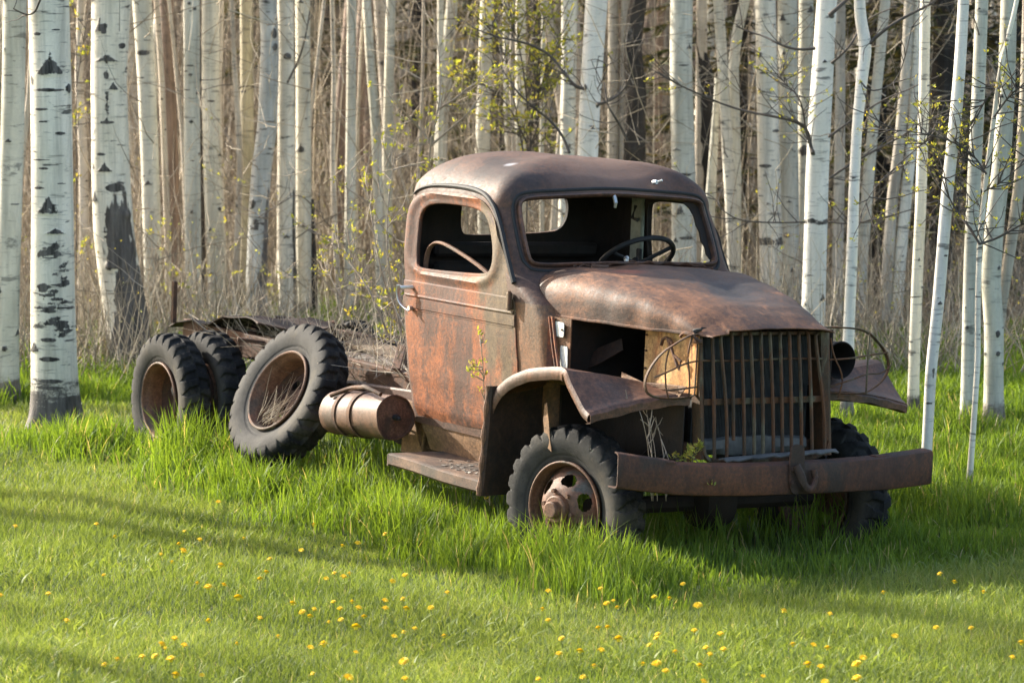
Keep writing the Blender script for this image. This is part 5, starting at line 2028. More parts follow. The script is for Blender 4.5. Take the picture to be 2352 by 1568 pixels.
tree('birch_tree', 'slim sunlit trunk in the gap right of the biggest birch', [(187, 0), (181, 180), (191, 360), (194, 560), (184, 735)], 735, [(0, 19), (735, 24)], 't', 20, .025, nsc=12, seed=6, limbs=1)
tree('birch_tree', 'straight grey green trunk with a dark split foot right of the leaning birch', [(326, 0), (337, 200), (345, 400), (350, 560), (355, 762)], 762, [(0, 45), (300, 41), (762, 40)], 'g', 44, .014,
     [sc_at(762, 425, 342, 346, 42, 'tri', 14, 38), sc_at(762, 122, 330, 332, 42, 'dash', 7, 40)], 9, .2, side=[(.25, .95, .45, .35)], seed=7)
tree('birch_tree', 'thin bright trunk before a brown stem', [(359, 0), (371, 180), (378, 360), (385, 540), (390, 756)], 756, [(0, 13), (756, 16)], 't', 18, .025, nsc=9, seed=8)
tree('dead_tree', 'brown barked trunk just behind the thin bright one', [(381, 0), (388, 200), (395, 400), (402, 600), (404, 742)], 742, [(0, 34), (742, 30)], 'b' if 'b' in BK else 't', 22, .03, nsc=6, rough_h=4.0, seed=9)
tree('birch_tree', 'very thin leaning pole left of the paired straight trunks', [(388, 0), (396, 79), (417, 288), (430, 540), (434, 748)], 748, [(0, 9), (748, 11)], 't', 14, .03, nsc=5, seed=10)
tree('birch_tree', 'straight trunk, left of the pair split by a black dead pole', [(440, 0), (441, 360), (446, 765)], 765, [(0, 38), (765, 36)], 'g', 34, .018, nsc=14, seed=11, limbs=1)
tree('dead_tree', 'black dead pole between two straight pale trunks', [(455, 0), (458, 120), (461, 240), (463, 330), (468, 740)], 740, [(0, 9), (740, 10)], 'd', 12, .04, nsc=0, seed=12, crown=False, top=6)
tree('birch_tree', 'straight trunk, right of the pair split by a black dead pole', [(484, 0), (483, 200), (488, 400), (498, 600), (502, 748)], 748, [(0, 40), (748, 44)], 'g', 34, .018, nsc=14, seed=13)
tree('birch_tree', 'short bright stem hanging in front of the straight pair', [(509, 0), (506, 100), (503, 240), (508, 420), (516, 600), (520, 736)], 736, [(0, 11), (736, 12)], 't', 16, .03, nsc=5, seed=14)
tree('birch_tree', 'thin wavy sunlit trunk left of the mottled birch', [(532, 0), (538, 150), (546, 260), (551, 380), (545, 562), (538, 752)], 752, [(0, 12), (752, 17)], 't', 18, .025, nsc=12, seed=15, limbs=2)
tree('birch_tree', 'broad mossy shaded trunk behind the wavy one', [(566, 0), (568, 400), (566, 730)], 730, [(0, 30), (730, 34)], 'o' if 'o' in BK else 'g', 26, .03, nsc=6, seed=16)
tC = tree('birch_tree', 'mottled grey birch that kinks left halfway up', [(615, 0), (620, 100), (614, 290), (600, 390), (592, 520), (589, 640), (590, 755)], 755, [(0, 41), (300, 46), (560, 45), (755, 48)], 'm', 52, .011,
          [sc_at(755, 78, 630, 618, 44, 'knot', 16, 20), sc_at(755, 108, 632, 618, 44, 'knot', 12, 18), sc_at(755, 468, 582, 594, 44, 'knot', 14, 20), sc_at(755, 520, 590, 592, 44, 'patch', 20, 60), sc_at(755, 545, 612, 592, 44, 'knot', 14, 24)],
          16, .25, side=[(.45, 1.6, 1.0, .6), (.0, .7, .4, .9)], seed=17, limbs=2)
tD = tree('birch_tree', 'pale trunk with a bark ridge just right of the mottled birch', [(656, 0), (657, 300), (658, 560), (664, 750)], 750, [(0, 38), (750, 44)], 'w', 46, .013,
          [sc_at(750, 545, 660, 658, 40, 'tri', 10, 26), sc_at(750, 130, 662, 657, 40, 'knot', 10, 26)], 10, .1, side=[(.0, 1.75, .95, .35)], seed=18)
tree('birch_tree', 'shaded trunk tucked behind the ridged one', [(695, 0), (697, 350), (700, 742)], 742, [(0, 34), (742, 36)], 'g', 30, .02, [sc_at(742, 350, 692, 697, 34, 'tri', 26, 40), sc_at(742, 520, 697, 697, 34, 'tri', 14, 24)], 8, seed=19)
tree('dead_tree', 'rotten black stump pole beyond the ridged trunk', [(716, 480), (719, 600), (722, 742)], 742, [(480, 10), (742, 18)], 'd', 14, .03, nsc=0, seed=20, crown=False, top=0)
tree('birch_tree', 'thin pole leaning right above the truck bed', [(745, 0), (728, 150), (711, 280), (700, 500), (694, 738)], 738, [(0, 8), (738, 11)], 't', 14, .03, nsc=5, seed=21)
tree('birch_tree', 'thin sunlit trunk left of the narrow shaded group', [(763, 0), (767, 180), (764, 360), (770, 540), (784, 738)], 738, [(0, 10), (738, 14)], 't', 16, .03, nsc=12, seed=22, limbs=1)
tree('birch_tree', 'shaded straight trunk behind the empty truck bed', [(808, 0), (806, 300), (802, 738)], 738, [(0, 22), (738, 26)], 'g', 24, .025, nsc=9, seed=23)
tree('birch_tree', 'hair thin pole beside the shaded straight trunk', [(836, 0), (828, 120), (822, 280), (818, 480), (822, 734)], 734, [(0, 7), (734, 9)], 't', 12, .04, nsc=4, seed=24)
tree('birch_tree', 'trunk bowing right over the truck bed', [(842, 0), (850, 140), (862, 288), (870, 470), (880, 736)], 736, [(0, 20), (736, 26)], 'g', 24, .025, nsc=8, seed=25)
tree('birch_tree', 'faint shaded trunk left of the cab', [(898, 0), (892, 250), (888, 500), (890, 730)], 730, [(0, 22), (730, 26)], 'g', 22, .03, nsc=6, seed=26)
tree('birch_tree', 'thin bright pole rising behind the cab roof corner', [(973, 0), (971, 180), (966, 300), (961, 420), (962, 722)], 722, [(0, 7), (722, 10)], 't', 12, .04, nsc=5, seed=27, limbs=1)
tree('birch_tree', 'grey shaded trunk above the left half of the cab roof', [(1012, 0), (1012, 300), (1010, 720)], 720, [(0, 15), (720, 18)], 'g', 18, .04, nsc=4, seed=28)
tree('birch_tree', 'thin bright trunk over the middle of the cab roof', [(1178, 0), (1174, 180), (1181, 360), (1184, 725)], 725, [(0, 9), (725, 12)], 't', 14, .03, nsc=5, seed=29)
tree('birch_tree', 'pale shaded trunk right beside the thin one over the cab roof', [(1196, 0), (1195, 360), (1198, 720)], 720, [(0, 24), (720, 28)], 'g', 22, .03, nsc=6, seed=30)
tree('birch_tree', 'slim far trunk left of the white pair over the roof', [(1249, 0), (1247, 200), (1244, 360), (1246, 720)], 720, [(0, 9), (720, 12)], 'g', 14, .04, nsc=5, seed=31)
tree('birch_tree', 'bright white trunk, left of the pair over the roof', [(1308, 0), (1306, 200), (1303, 350), (1300, 540), (1298, 760)], 760, [(0, 37), (350, 34), (760, 40)], 'w', 42, .014,
     [sc_at(760, 170, 1298, 1306, 36, 'knot', 8, 12)], 8, seed=32, limbs=1)
tree('birch_tree', 'slanting sunlit stem behind the white pair over the roof', [(1312, 60), (1297, 180), (1283, 352), (1272, 520), (1264, 740)], 740, [(60, 10), (740, 20)], 't', 18, .03, nsc=5, seed=33, crown=False, top=0)
tE = tree('birch_tree', 'smooth white aspen over the cab roof with two dark branches', [(1371, 0), (1364, 100), (1354, 250), (1350, 353), (1335, 560), (1326, 830)], 830, [(0, 52), (353, 47), (830, 54)], 's', 56, .011,
          [sc_at(830, 200, 1344, 1356, 48, 'knot', 9, 14), sc_at(830, 240, 1372, 1355, 48, 'knot', 9, 14), sc_at(830, 205, 1388, 1357, 48, 'dash', 3, 20), sc_at(830, 290, 1360, 1353, 48, 'dash', 3, 20)], 6, seed=34)
tree('birch_tree', 'cream trunk right of the smooth white aspen', [(1409, 0), (1409, 180), (1408, 353), (1406, 740)], 740, [(0, 24), (740, 30)], 't', 26, .02, nsc=9, seed=35)
tree('dead_tree', 'rotten black and white snag over the cab roof', [(1466, 0), (1452, 120), (1462, 200), (1460, 300), (1458, 353), (1460, 745)], 745, [(0, 32), (120, 38), (300, 42), (745, 44)], 'd', 30, .015,
     nsc=5, rough_h=.1, seed=36, crown=False, top=7, limbs=3)
tree('birch_tree', 'bright edge of the trunk behind the black snag', [(1440, 0), (1436, 200), (1434, 353), (1436, 740)], 740, [(0, 26), (740, 28)], 't', 24, .02, nsc=6, seed=37)
tree('birch_tree', 'broad pale green trunk seen through the driver side window', [(1566, 0), (1564, 180), (1570, 400), (1572, 600), (1574, 770)], 770, [(0, 52), (600, 56), (770, 58)], 'g', 52, .012,
     [sc_at(770, 492, 1562, 1571, 54, 'tri', 28, 44), sc_at(770, 150, 1570, 1565, 54, 'dash', 3, 30), sc_at(770, 400, 1570, 1568, 54, 'dash', 4, 44), sc_at(770, 545, 1575, 1572, 54, 'dash', 4, 44)], 6, seed=38)
tree('birch_tree', 'cream trunk behind the charred leaning snag', [(1612, 0), (1610, 300), (1608, 740)], 740, [(0, 26), (740, 30)], 't', 24, .025, nsc=6, seed=39)
tree('dead_tree', 'charred snag leaning left beyond the cab corner', [(1604, 80), (1616, 150), (1625, 240), (1624, 330), (1618, 430), (1612, 740)], 740, [(80, 12), (150, 30), (240, 38), (430, 26), (740, 24)], 'd', 26, .015, nsc=4, rough_h=.1, seed=40, crown=False, top=0, limbs=2)
tree('birch_tree', 'white trunk bending right just beyond the cab corner', [(1650, 0), (1657, 108), (1668, 288), (1684, 540), (1690, 752)], 752, [(0, 24), (300, 26), (752, 32)], 'w', 34, .016, nsc=9, seed=41, limbs=1)
tree('birch_tree', 'pale trunk leaning left behind the bending white one', [(1712, 0), (1694, 70), (1684, 150), (1688, 400), (1684, 745)], 745, [(0, 24), (745, 34)], 'g', 28, .02, nsc=7, seed=42)
tree('birch_tree', 'trunk hidden low behind the hood, leaning left', [(1648, 200), (1638, 360), (1628, 520), (1620, 748)], 748, [(200, 14), (748, 34)], 'g', 24, .025, nsc=5, seed=43, crown=False, top=0)
tree('birch_tree', 'broad trunk with a grey collar above the middle of the hood', [(1758, 0), (1762, 200), (1766, 400), (1771, 560), (1775, 762)], 762, [(0, 48), (762, 54)], 'w', 52, .012,
     [sc_at(762, 553, 1770, 1770, 50, 'band', 12, 200), sc_at(762, 125, 1742, 1760, 50, 'knot', 8, 22), sc_at(762, 168, 1752, 1761, 50, 'dash', 4, 30), sc_at(762, 380, 1755, 1765, 50, 'dash', 5, 44), sc_at(762, 300, 1780, 1763, 50, 'dash', 5, 30)], 8, seed=44, limbs=1)
tree('birch_tree', 'greyish trunk just behind the collared one', [(1809, 0), (1809, 300), (1812, 540), (1816, 755)], 755, [(0, 46), (755, 48)], 'g', 44, .013,
     [sc_at(755, 50, 1796, 1809, 46, 'tri', 22, 34), sc_at(755, 465, 1810, 1810, 46, 'tri', 10, 26), sc_at(755, 95, 1790, 1809, 46, 'knot', 14, 16)], 9, seed=45)
tree('birch_tree', 'shaded trunk left of the bright smooth aspen', [(1852, 0), (1850, 300), (1846, 745)], 745, [(0, 34), (745, 36)], 'g', 30, .02, [sc_at(745, 345, 1846, 1850, 34, 'knot', 16, 30), sc_at(745, 30, 1862, 1852, 34, 'tri', 20, 34)], 5, seed=46)
tF = tree('birch_tree', 'brightest smooth white aspen beyond the hood with a grey collar', [(1900, 0), (1892, 130), (1882, 280), (1876, 420), (1873, 560), (1868, 730), (1862, 880)], 880, [(0, 47), (280, 53), (560, 52), (880, 56)], 's', 64, .010,
          [sc_at(880, 508, 1874, 1875, 52, 'band', 8, 300), sc_at(880, 690, 1888, 1870, 52, 'tri', 20, 30), sc_at(880, 700, 1850, 1870, 52, 'tri', 14, 20), sc_at(880, 350, 1864, 1878, 52, 'knot', 8, 16), sc_at(880, 145, 1912, 1890, 50, 'knot', 7, 12),
           sc_at(880, 36, 1908, 1897, 48, 'knot', 8, 16), sc_at(880, 110, 1868, 1892, 50, 'knot', 7, 10)], 3, .2, seed=47)
tree('birch_tree', 'slim tan trunk right of the brightest aspen', [(1931, 0), (1930, 200), (1928, 400), (1925, 560), (1921, 768)], 768, [(0, 22), (768, 27)], 't', 26, .018, nsc=10, seed=48)
tG = tree('birch_tree', 'slender white birch with a kinked top right of the hood', [(1974, 0), (1978, 60), (1990, 105), (1980, 180), (1968, 300), (1962, 420), (1958, 560), (1950, 760), (1943, 980)], 980, [(0, 26), (105, 30), (300, 24), (760, 26), (980, 30)], 's', 42, .013,
          nsc=6, side=[(0.0, .45, .5, .7)], rough_h=.35, seed=49)
tree('birch_tree', 'leaning shaded trunk behind the slender kinked birch', [(2034, 0), (2020, 140), (2006, 280), (1994, 420), (1980, 600), (1970, 765)], 765, [(0, 24), (765, 28)], 'g', 24, .02, nsc=8, seed=50)
tree('birch_tree', 'left of three slanting trunks above the far fender', [(2090, 0), (2082, 160), (2067, 324), (2049, 468), (2038, 640), (2030, 785)], 785, [(0, 25), (785, 27)], 't', 28, .018, nsc=10, seed=51)
tree('birch_tree', 'middle of three slanting trunks above the far fender', [(2112, 0), (2106, 120), (2098, 288), (2080, 468), (2066, 620), (2056, 785)], 785, [(0, 22), (785, 28)], 'w', 30, .018, nsc=9, seed=52)
tree('birch_tree', 'right of three slanting trunks, reaching lower grass', [(2126, 0), (2122, 240), (2115, 468), (2107, 640), (2101, 800), (2096, 962)], 962, [(0, 24), (962, 26)], 'w', 32, .016, nsc=10, seed=53)
tH = tree('birch_tree', 'white birch leaning right with its foot behind the bumper end', [(2214, 0), (2206, 140), (2197, 252), (2178, 420), (2168, 540), (2155, 700), (2138, 860), (2132, 980), (2121, 1153)], 1153, [(0, 26), (300, 29), (700, 27), (1153, 23)], 's', 44, .012,
          [sc_at(1153, 700, 2158, 2155, 28, 'tri', 14, 22), sc_at(1153, 1062, 2128, 2126, 24, 'dash', 3, 30), sc_at(1153, 860, 2142, 2138, 26, 'patch', 20, 12)], 5, .12, seed=54)
tree('birch_tree', 'grey green trunk between the leaning white birch and the sapling', [(2256, 0), (2248, 200), (2238, 400), (2230, 600), (2226, 800), (2222, 985)], 985, [(0, 30), (600, 32), (985, 34)], 'g', 36, .015, nsc=10, side=[(0, .35, .3, .8)], seed=55, limbs=1)
tK = tree('birch_tree', 'forked trunk near the right edge, left stem of the fork', [(2318, 0), (2312, 200), (2300, 380), (2284, 520), (2276, 640), (2284, 760), (2282, 980)], 980, [(0, 38), (380, 42), (640, 44), (980, 44)], 'g', 44, .014,
          [sc_at(980, 765, 2290, 2284, 44, 'knot', 10, 16), sc_at(980, 810, 2290, 2284, 44, 'knot', 8, 16)], 10, seed=56)
tree('birch_tree', 'right stem leaning away from the forked trunk', [(2362, 0), (2356, 200), (2342, 420), (2322, 560), (2302, 690), (2292, 770), (2288, 976)], 976, [(0, 26), (690, 26), (976, 22)], 't', 28, .02, nsc=8, seed=57)
tS = tree('birch_tree', 'thin whippy birch before the forked trunk, foot in the grass', [(2337, 0), (2297, 160), (2282, 280), (2266, 400), (2250, 560), (2246, 700), (2246, 830), (2236, 980), (2221, 1153)], 1153, [(0, 11), (400, 12), (1153, 14)], 'w', 22, .016, nsc=10, seed=58, top=6)

# more pale stems deep in the wood, and trees standing left of the view that throw the shade bands
rg = random.Random(3)
DEEP = []
proto = None
for k in range(4):
    pts = [(0, 0)]
    zs = [(0, 0, -.1), (rg.uniform(-.1, .1), 0, 1.5), (rg.uniform(-.25, .25), 0, 3.2), (rg.uniform(-.4, .4), 0, 5), (rg.uniform(-.6, .6), 0, 9)]
    V, Q, mk, ro_ = trunk_mesh(zs, [.08, .075, .07, .06, .02], 14, 4.6, .06, default_scars(rg, 4.5, .08, 16), .3)
    me = fast('trunk', V, Q=Q, attrs={'mark': mk, 'rough': ro_}); me.materials.append(BK['gtob'[k]])
    DEEP.append(me)
used = []
n = 0
for y in list(np.linspace(34.5, 62, 96)):
    x = rg.uniform(-1, 1) * (.163 * y + .8)
    r_ = empty('birch_tree', (x, y, 0)); tag(r_, 'slender pale trunk deep in the wood behind the nearer birches', 'tree', 'pale trunks deep in the wood')
    t_ = link('trunk', DEEP[n % 4], None, r_); s = rg.uniform(.55, 1.35); t_.scale = (s, s, 1.2); t_.rotation_euler = (rg.gauss(0, .03), rg.gauss(0, .045), rg.uniform(-.5, .5))
    if n % 3 == 0: c_ = link('crown', CROWNS[n % 4], None, r_); c_.location = (0, 0, 5.2); c_.scale = (.7, .7, .75); c_.rotation_euler.z = n
    n += 1
n = 0
for (x, y, s) in [(-7.4, 22.35, .9), (-21.5, 31.6, 1.8), (-19.5, 28.4, 1.6), (-16, 24.2, 1.2), (-9.5, 28.6, 1.3), (-11.5, 31.5, 1.4), (-6.9, 28.5, 1.2), (-14, 27.2, 1.5)]:
    r_ = empty('birch_tree', (x, y, 0)); tag(r_, 'birch standing left of the view at the edge of the lawn', 'tree', 'birches left of the view')
    t_ = link('trunk', DEEP[n % 4], None, r_); t_.scale = (s * 1.5, s * 1.5, 1.3)
    c_ = link('crown', CROWNS[n % 4], None, r_); c_.location = (0, 0, 4.2); c_.scale = (s, s, s)
    n += 1
r_ = empty('birch_tree', (6.9, 24.5, 0)); tag(r_, 'birch standing right of the view', 'tree', 'birches right of the view')
t_ = link('trunk', DEEP[0], None, r_); t_.scale = (1.8, 1.8, 1.3)
c_ = link('crown', CROWNS[1], None, r_); c_.location = (0, 0, 5.5)


# ---- conifers
def conifer_mesh(seed, h=9.0):
    rg = random.Random(seed)
    mt, mf = MB(), MB()
    mt.tube([(0, 0, -.1), (.03, 0, h * .5), (0, 0, h)], [.13, .09, .02], 10)
    V = []; F = []
    z = .9; n = 0
    while z < h:
        L = (h - z) / h * 1.7 + .35
        for k in range(6):
            a = rg.random() * 6.28
            p = Vector((0, 0, z + rg.uniform(-.12, .12))); d = Vector((math.cos(a), math.sin(a), rg.uniform(-.35, .15))).normalized()
            P = [p.copy()]; ll = L * rg.uniform(.5, 1.1)
            for i in range(6):
                p = p + d * ll / 6; d = (d + Vector((0, 0, -.06 + .04 * i))).normalized(); P.append(p.copy())
            mt.tube(P, [.014, .012, .010, .008, .006, .003, .002], 3, cap=False)
            live = rg.random() < (.35 + .5 * z / h)
            for i in range(1, 6):
                for _ in range(9 if live else 3):
                    q = P[i].lerp(P[i + 1], rg.random())
                    e = (d + Vector((rg.gauss(0, .7), rg.gauss(0, .7), rg.uniform(-.9, .1)))).normalized() * rg.uniform(.10, .26)
                    b_ = e.cross(Vector((rg.gauss(0, 1), rg.gauss(0, 1), 1))).normalized() * .018
                    V += [q - b_, q + b_, q + e * .6 + b_ * .8, q + e]; F.append((n, n + 1, n + 2, n + 3)); n += 4
        z += rg.uniform(.18, .30)
    t = bpy.data.meshes.new('trunk'); t.from_pydata(mt.v, [], mt.f); t.materials.append(BK['d']); t.update()
    f = fast('crown', V, Q=np.array(F), smooth=False, attrs={'rnd': np.repeat(RNG.random(len(F)), 4)})
    f.materials.append(NEEDLE)
    return t, f


NEEDLE = leaf_mat('dull_green_brown_needles', [(0, (.035, .045, .018)), (.5, (.075, .080, .030)), (.8, (.14, .12, .05)), (1, (.20, .15, .07))], .2, .8)
CON = [conifer_mesh(s) for s in (5, 6, 7)]
for k, (u, y, s, lb) in enumerate([(1690, 36, 1.0, 'brown green conifer behind the trunks right of the cab'), (2010, 34.5, 1.0, 'dark conifer behind the slender kinked birch'), (2165, 33.5, 1.1, 'conifer with dead lower boughs behind the leaning white birch'),
                                   (2330, 35, 1.1, 'dark conifer at the right edge behind the forked trunk'), (960, 44, 1.2, 'dusky conifer far behind the left corner of the cab roof'), (1130, 46, 1.2, 'dusky conifer far behind the middle of the cab roof'),
                                   (1230, 41, .9, 'conifer with yellow shoots far behind the roof centre'), (2240, 40, 1.2, 'furthest conifer in the right part of the wood'), (690, 48, 1.1, 'faint conifer deep behind the ridged trunk')]):
    x = (u - 1176) / PXF * y
    r_ = empty('conifer_tree', (x, y, 0)); tag(r_, lb, 'tree', 'conifers in the wood')
    a, b_ = CON[k % 3]
    for me in (a, b_):
        o = link(me.name.split('.')[0], me, None, r_); o.scale = (s, s, s); o.rotation_euler.z = k * 1.1


# ---- measured limbs
dF = 25.6
branch(tF, [(1867, 352), (1862, 335), (1856, 300), (1832, 280), (1780, 268), (1720, 258), (1660, 240), (1610, 218), (1560, 196), (1505, 165)], dF, .017, .004, 16, 1, True, .25, (.15, .6), name='branch')
branch(tF, [(1862, 335), (1850, 300), (1845, 250), (1830, 215), (1800, 190), (1790, 170)], dF - .1, .010, .003, 34, 2, True, .6, (.15, .42), bsize=.014)
branch(tF, [(1872, 112), (1830, 115), (1790, 103), (1760, 85), (1715, 72), (1690, 60)], dF, .013, .004, 6, 3)
branch(tF, [(1910, 145), (1935, 125), (1962, 92), (1980, 55), (2010, 35), (2050, 18)], dF - .2, .012, .004, 8, 4)
branch(tF, [(1905, 36), (1920, 22), (1945, 0), (1960, -20)], dF, .02, .012, 2, 5)
branch(tF, [(1905, 410), (1960, 372), (2050, 325), (2110, 290), (2160, 262), (2240, 225), (2330, 200)], dF - .5, .011, .003, 18, 6, True, .5)
branch(tF, [(1903, 315), (1962, 272), (2030, 228), (2090, 205), (2140, 180)], dF - .3, .010, .003, 10, 7, True, .2)
branch(tF, [(1850, 510), (1780, 512), (1700, 508), (1660, 485), (1640, 450), (1600, 440)], dF - .3, .008, .002, 14, 8, True, .2)
branch(tF, [(1903, 510), (1950, 515), (2010, 505), (2100, 480), (2170, 455), (2260, 440), (2350, 420)], dF - .4, .007, .002, 22, 9, True, .6)
dE = 27.4
branch(tE, [(1346, 205), (1320, 200), (1290, 160), (1262, 125), (1225, 105), (1190, 95), (1135, 84), (1090, 66), (1050, 40)], dE - .2, .017, .004, 22, 11, True, .45, (.15, .6))
branch(tE, [(1372, 240), (1400, 232), (1432, 210), (1452, 170), (1460, 120), (1480, 90)], dE - .2, .014, .005, 6, 12)
branch(tE, [(1308, 352), (1292, 310), (1262, 275), (1230, 250), (1190, 215), (1165, 180), (1150, 150)], dE - 1.5, .013, .004, 14, 13, True, .3)
branch(tE, [(1372, 205), (1386, 180), (1398, 150), (1370, 135), (1350, 140)], dE - .3, .006, .003, 5, 14)
branch(tE, [(1440, 322), (1425, 290), (1408, 262), (1396, 245), (1388, 190)], dE - .5, .013, .005, 5, 15)
branch(tG, [(1992, 105), (2030, 70), (2080, 38), (2140, 10), (2160, -10)], 23.8, .014, .008, 8, 16)
branch(tG, [(1975, 185), (1995, 210), (2030, 205), (2060, 185), (2080, 130), (2095, 60)], 23.7, .007, .003, 6, 17)
branch(tS, [(2250, 560), (2225, 520), (2195, 480), (2180, 455), (2160, 400)], 19.8, .009, .003, 18, 18, True, .5)
branch(tS, [(2250, 560), (2290, 548), (2330, 525), (2375, 500)], 19.8, .009, .004, 12, 19, True, .5)
branch(tS, [(2266, 400), (2240, 360), (2200, 330), (2140, 310), (2080, 300), (2030, 300)], 19.9, .007, .002, 26, 20, True, .65)
branch(tS, [(2283, 270), (2310, 230), (2340, 200), (2380, 190)], 19.9, .008, .003, 22, 21, True, .7)
branch(tS, [(2290, 200), (2262, 230), (2235, 290), (2200, 360), (2190, 420)], 20.0, .006, .002, 26, 22, True, .7)
branch(tS, [(2260, 440), (2300, 420), (2345, 380), (2380, 330)], 19.9, .006, .002, 24, 23, True, .7)
branch(tH, [(2197, 250), (2160, 290), (2120, 330), (2060, 380), (2000, 440), (1975, 500)], 20.6, .006, .002, 20, 24, True, .5)
branch(tA, [(92, 0), (80, 30), (60, 36), (30, 20)], 23.3, .010, .004, 4, 25)
branch(tC, [(588, 490), (560, 480), (530, 440), (510, 380), (500, 290)], 30.0, .006, .002, 10, 26, True, .5, mat=TWIGL)
branch(tC, [(592, 500), (640, 470), (690, 440), (740, 500), (790, 560)], 29.6, .006, .002, 14, 27, True, .3)
branch(tD, [(660, 190), (690, 130), (705, 70), (712, 20)], 30.3, .012, .005, 4, 28)


def shrub(name, label, foot, dep, stems, seed, r=.010, nside=8, bud=.6, mat=None, group=None, bs=.016, ln=(.10, .4), cat='shrub'):
    root = empty(name, tuple(at(foot[0], foot[1], dep)))
    root.location.z = min(root.location.z, .3) if foot[1] > 700 else root.location.z
    tag(root, label, cat, group)
    for i, st in enumerate(stems):
        branch(root, st, dep, r, .002, nside, seed + i, True, bud, ln, mat, .15, 'stem', bs)
    return root


shrub('shrub', 'budding shrub growing up through the truck bed behind the cab', (925, 900), 22.2,
      [[(935, 900), (930, 820), (915, 740), (885, 660), (862, 560), (850, 470), (840, 420)], [(930, 880), (928, 780), (905, 700), (890, 600), (888, 500), (900, 400), (912, 330)],
       [(925, 880), (900, 790), (872, 720), (840, 650), (800, 600), (770, 560), (740, 540)], [(932, 860), (920, 760), (905, 690), (885, 680), (850, 640)], [(930, 850), (915, 720), (925, 660), (925, 600), (905, 540)]], 101, .009, 16, .55, mat=TWIGL)
shrub('sapling', 'slim budding sapling standing against the left end of the cab roof', (980, 860), 24.5,
      [[(985, 860), (980, 600), (984, 440), (987, 330), (1008, 250), (1013, 180), (1006, 100), (990, 0)], [(987, 330), (965, 295), (930, 260), (900, 220), (880, 195)], [(988, 335), (1030, 300), (1075, 262), (1100, 225), (1135, 180)],
       [(1008, 250), (1050, 225), (1090, 190), (1120, 175)]], 120, .011, 12, .55, mat=TWIGL, cat='sapling')
shrub('shrub', 'thin budded stems left of the cab door, above the rear wheels', (850, 880), 23.0,
      [[(860, 900), (850, 760), (820, 640), (800, 560), (795, 480), (806, 390)], [(850, 870), (830, 760), (790, 690), (760, 640), (745, 600)]], 140, .007, 16, .6, mat=TWIGL)
shrub('shrub', 'yellow leafed bush high behind the cab roof centre', (1200, 830), 29.0,
      [[(1205, 830), (1210, 400), (1230, 200), (1240, 110), (1250, 40)], [(1210, 400), (1180, 220), (1160, 120), (1120, 60)], [(1212, 300), (1250, 170), (1290, 80)], [(1210, 330), (1180, 260), (1130, 200), (1090, 190)],
       [(1212, 250), (1200, 140), (1180, 60), (1170, 20)], [(1212, 350), (1240, 280), (1235, 200)]], 150, .009, 26, .9, bs=.022, ln=(.15, .55))
shrub('shrub', 'yellow green sprigs at the top left between the two large birches', (172, 760), 28.5, [[(176, 760), (175, 300), (176, 100), (168, 10)], [(175, 200), (190, 100), (206, 20)]], 170, .006, 10, .8, bs=.02)
shrub('shrub', 'leafy twigs low at the foot of the straight paired trunks', (420, 800), 28.0, [[(425, 800), (410, 700), (395, 600), (372, 560)], [(430, 790), (460, 700), (500, 620), (530, 560)], [(425, 790), (520, 740), (600, 690), (640, 640)]], 180, .006, 16, .5, mat=TWIGL)
# the single weed before the door
wr = shrub('weed', 'single tall budding weed stem standing before the passenger door', (1122, 1160), 18.5, [[(1125, 1160), (1122, 1080), (1120, 1000), (1112, 920), (1110, 850), (1106, 800), (1102, 780)]], 200, .0035, 14, .55, mat=TWIGL, bs=.013, ln=(.03, .09), cat='weed')
shrub('weed', 'dry pale weed stalks behind the passenger end of the bumper', (1500, 1060), 17.6,
      [[(1497, 1150), (1490, 1030), (1478, 970), (1466, 935)], [(1500, 1150), (1498, 1030), (1488, 960), (1483, 935)], [(1530, 1150), (1525, 1040), (1512, 980), (1500, 955)], [(1510, 1150), (1506, 1040), (1498, 1000), (1492, 960)]], 210, .0022, 4, .0, mat=TWIGL, ln=(.04, .16), cat='weed')
shrub('weed', 'small green leafed sprig rooted behind the bumper', (1580, 1060), 17.5, [[(1560, 1130), (1568, 1060), (1580, 1045)], [(1585, 1120), (1590, 1050), (1596, 1038)], [(1590, 1046), (1615, 1075), (1622, 1105)]], 220, .003, 5, .9, bs=.016, ln=(.03, .08), cat='weed')

# dry stalks heaped on the truck's rear frame and inside the leaning wheel
n = 750
X = -2.5 - 3.2 * RNG.random(n); Yv = -.55 + 1.1 * RNG.random(n)
pp = np.stack([X, Yv, .72 + .22 * RNG.random(n)], 1)
wm = np.array(TM)
Pw = pp @ wm[:3, :3].T + wm[:3, 3]
V, Qd, r = twigs(Pw, RNG.random(n) * 6.283, R(75) * RNG.random(n) ** 1.2, .15 + .50 * RNG.random(n) ** 1.6, .005 + .005 * RNG.random(n), np.full(n, .2), .45 + .55 * RNG.random(n))
o = link('dry_stalks', fast('dry_stalks', V, Q=Qd, attrs={'rnd': r}), BRUSH); tag(o, 'dry pale stalks heaped over the rear frame of the truck', 'dry stalks', kind='stuff')
n = 45
pp = np.stack([-3.45 + .22 * RNG.random(n) - .05, -1.04 - .05 * RNG.random(n), .50 + .10 * RNG.random(n)], 1)
Pw = pp @ wm[:3, :3].T + wm[:3, 3]
V, Qd, r = twigs(Pw, R(20) * RNG.normal(0, 1, n) + .3, R(20) + R(50) * RNG.random(n), .10 + .28 * RNG.random(n), .004 + .003 * RNG.random(n), np.full(n, .15), .6 + .4 * RNG.random(n))
o = link('straw', fast('straw', V, Q=Qd, attrs={'rnd': r}), BRUSH); tag(o, 'straw caught in the leaning rear wheel', 'straw', kind='stuff')

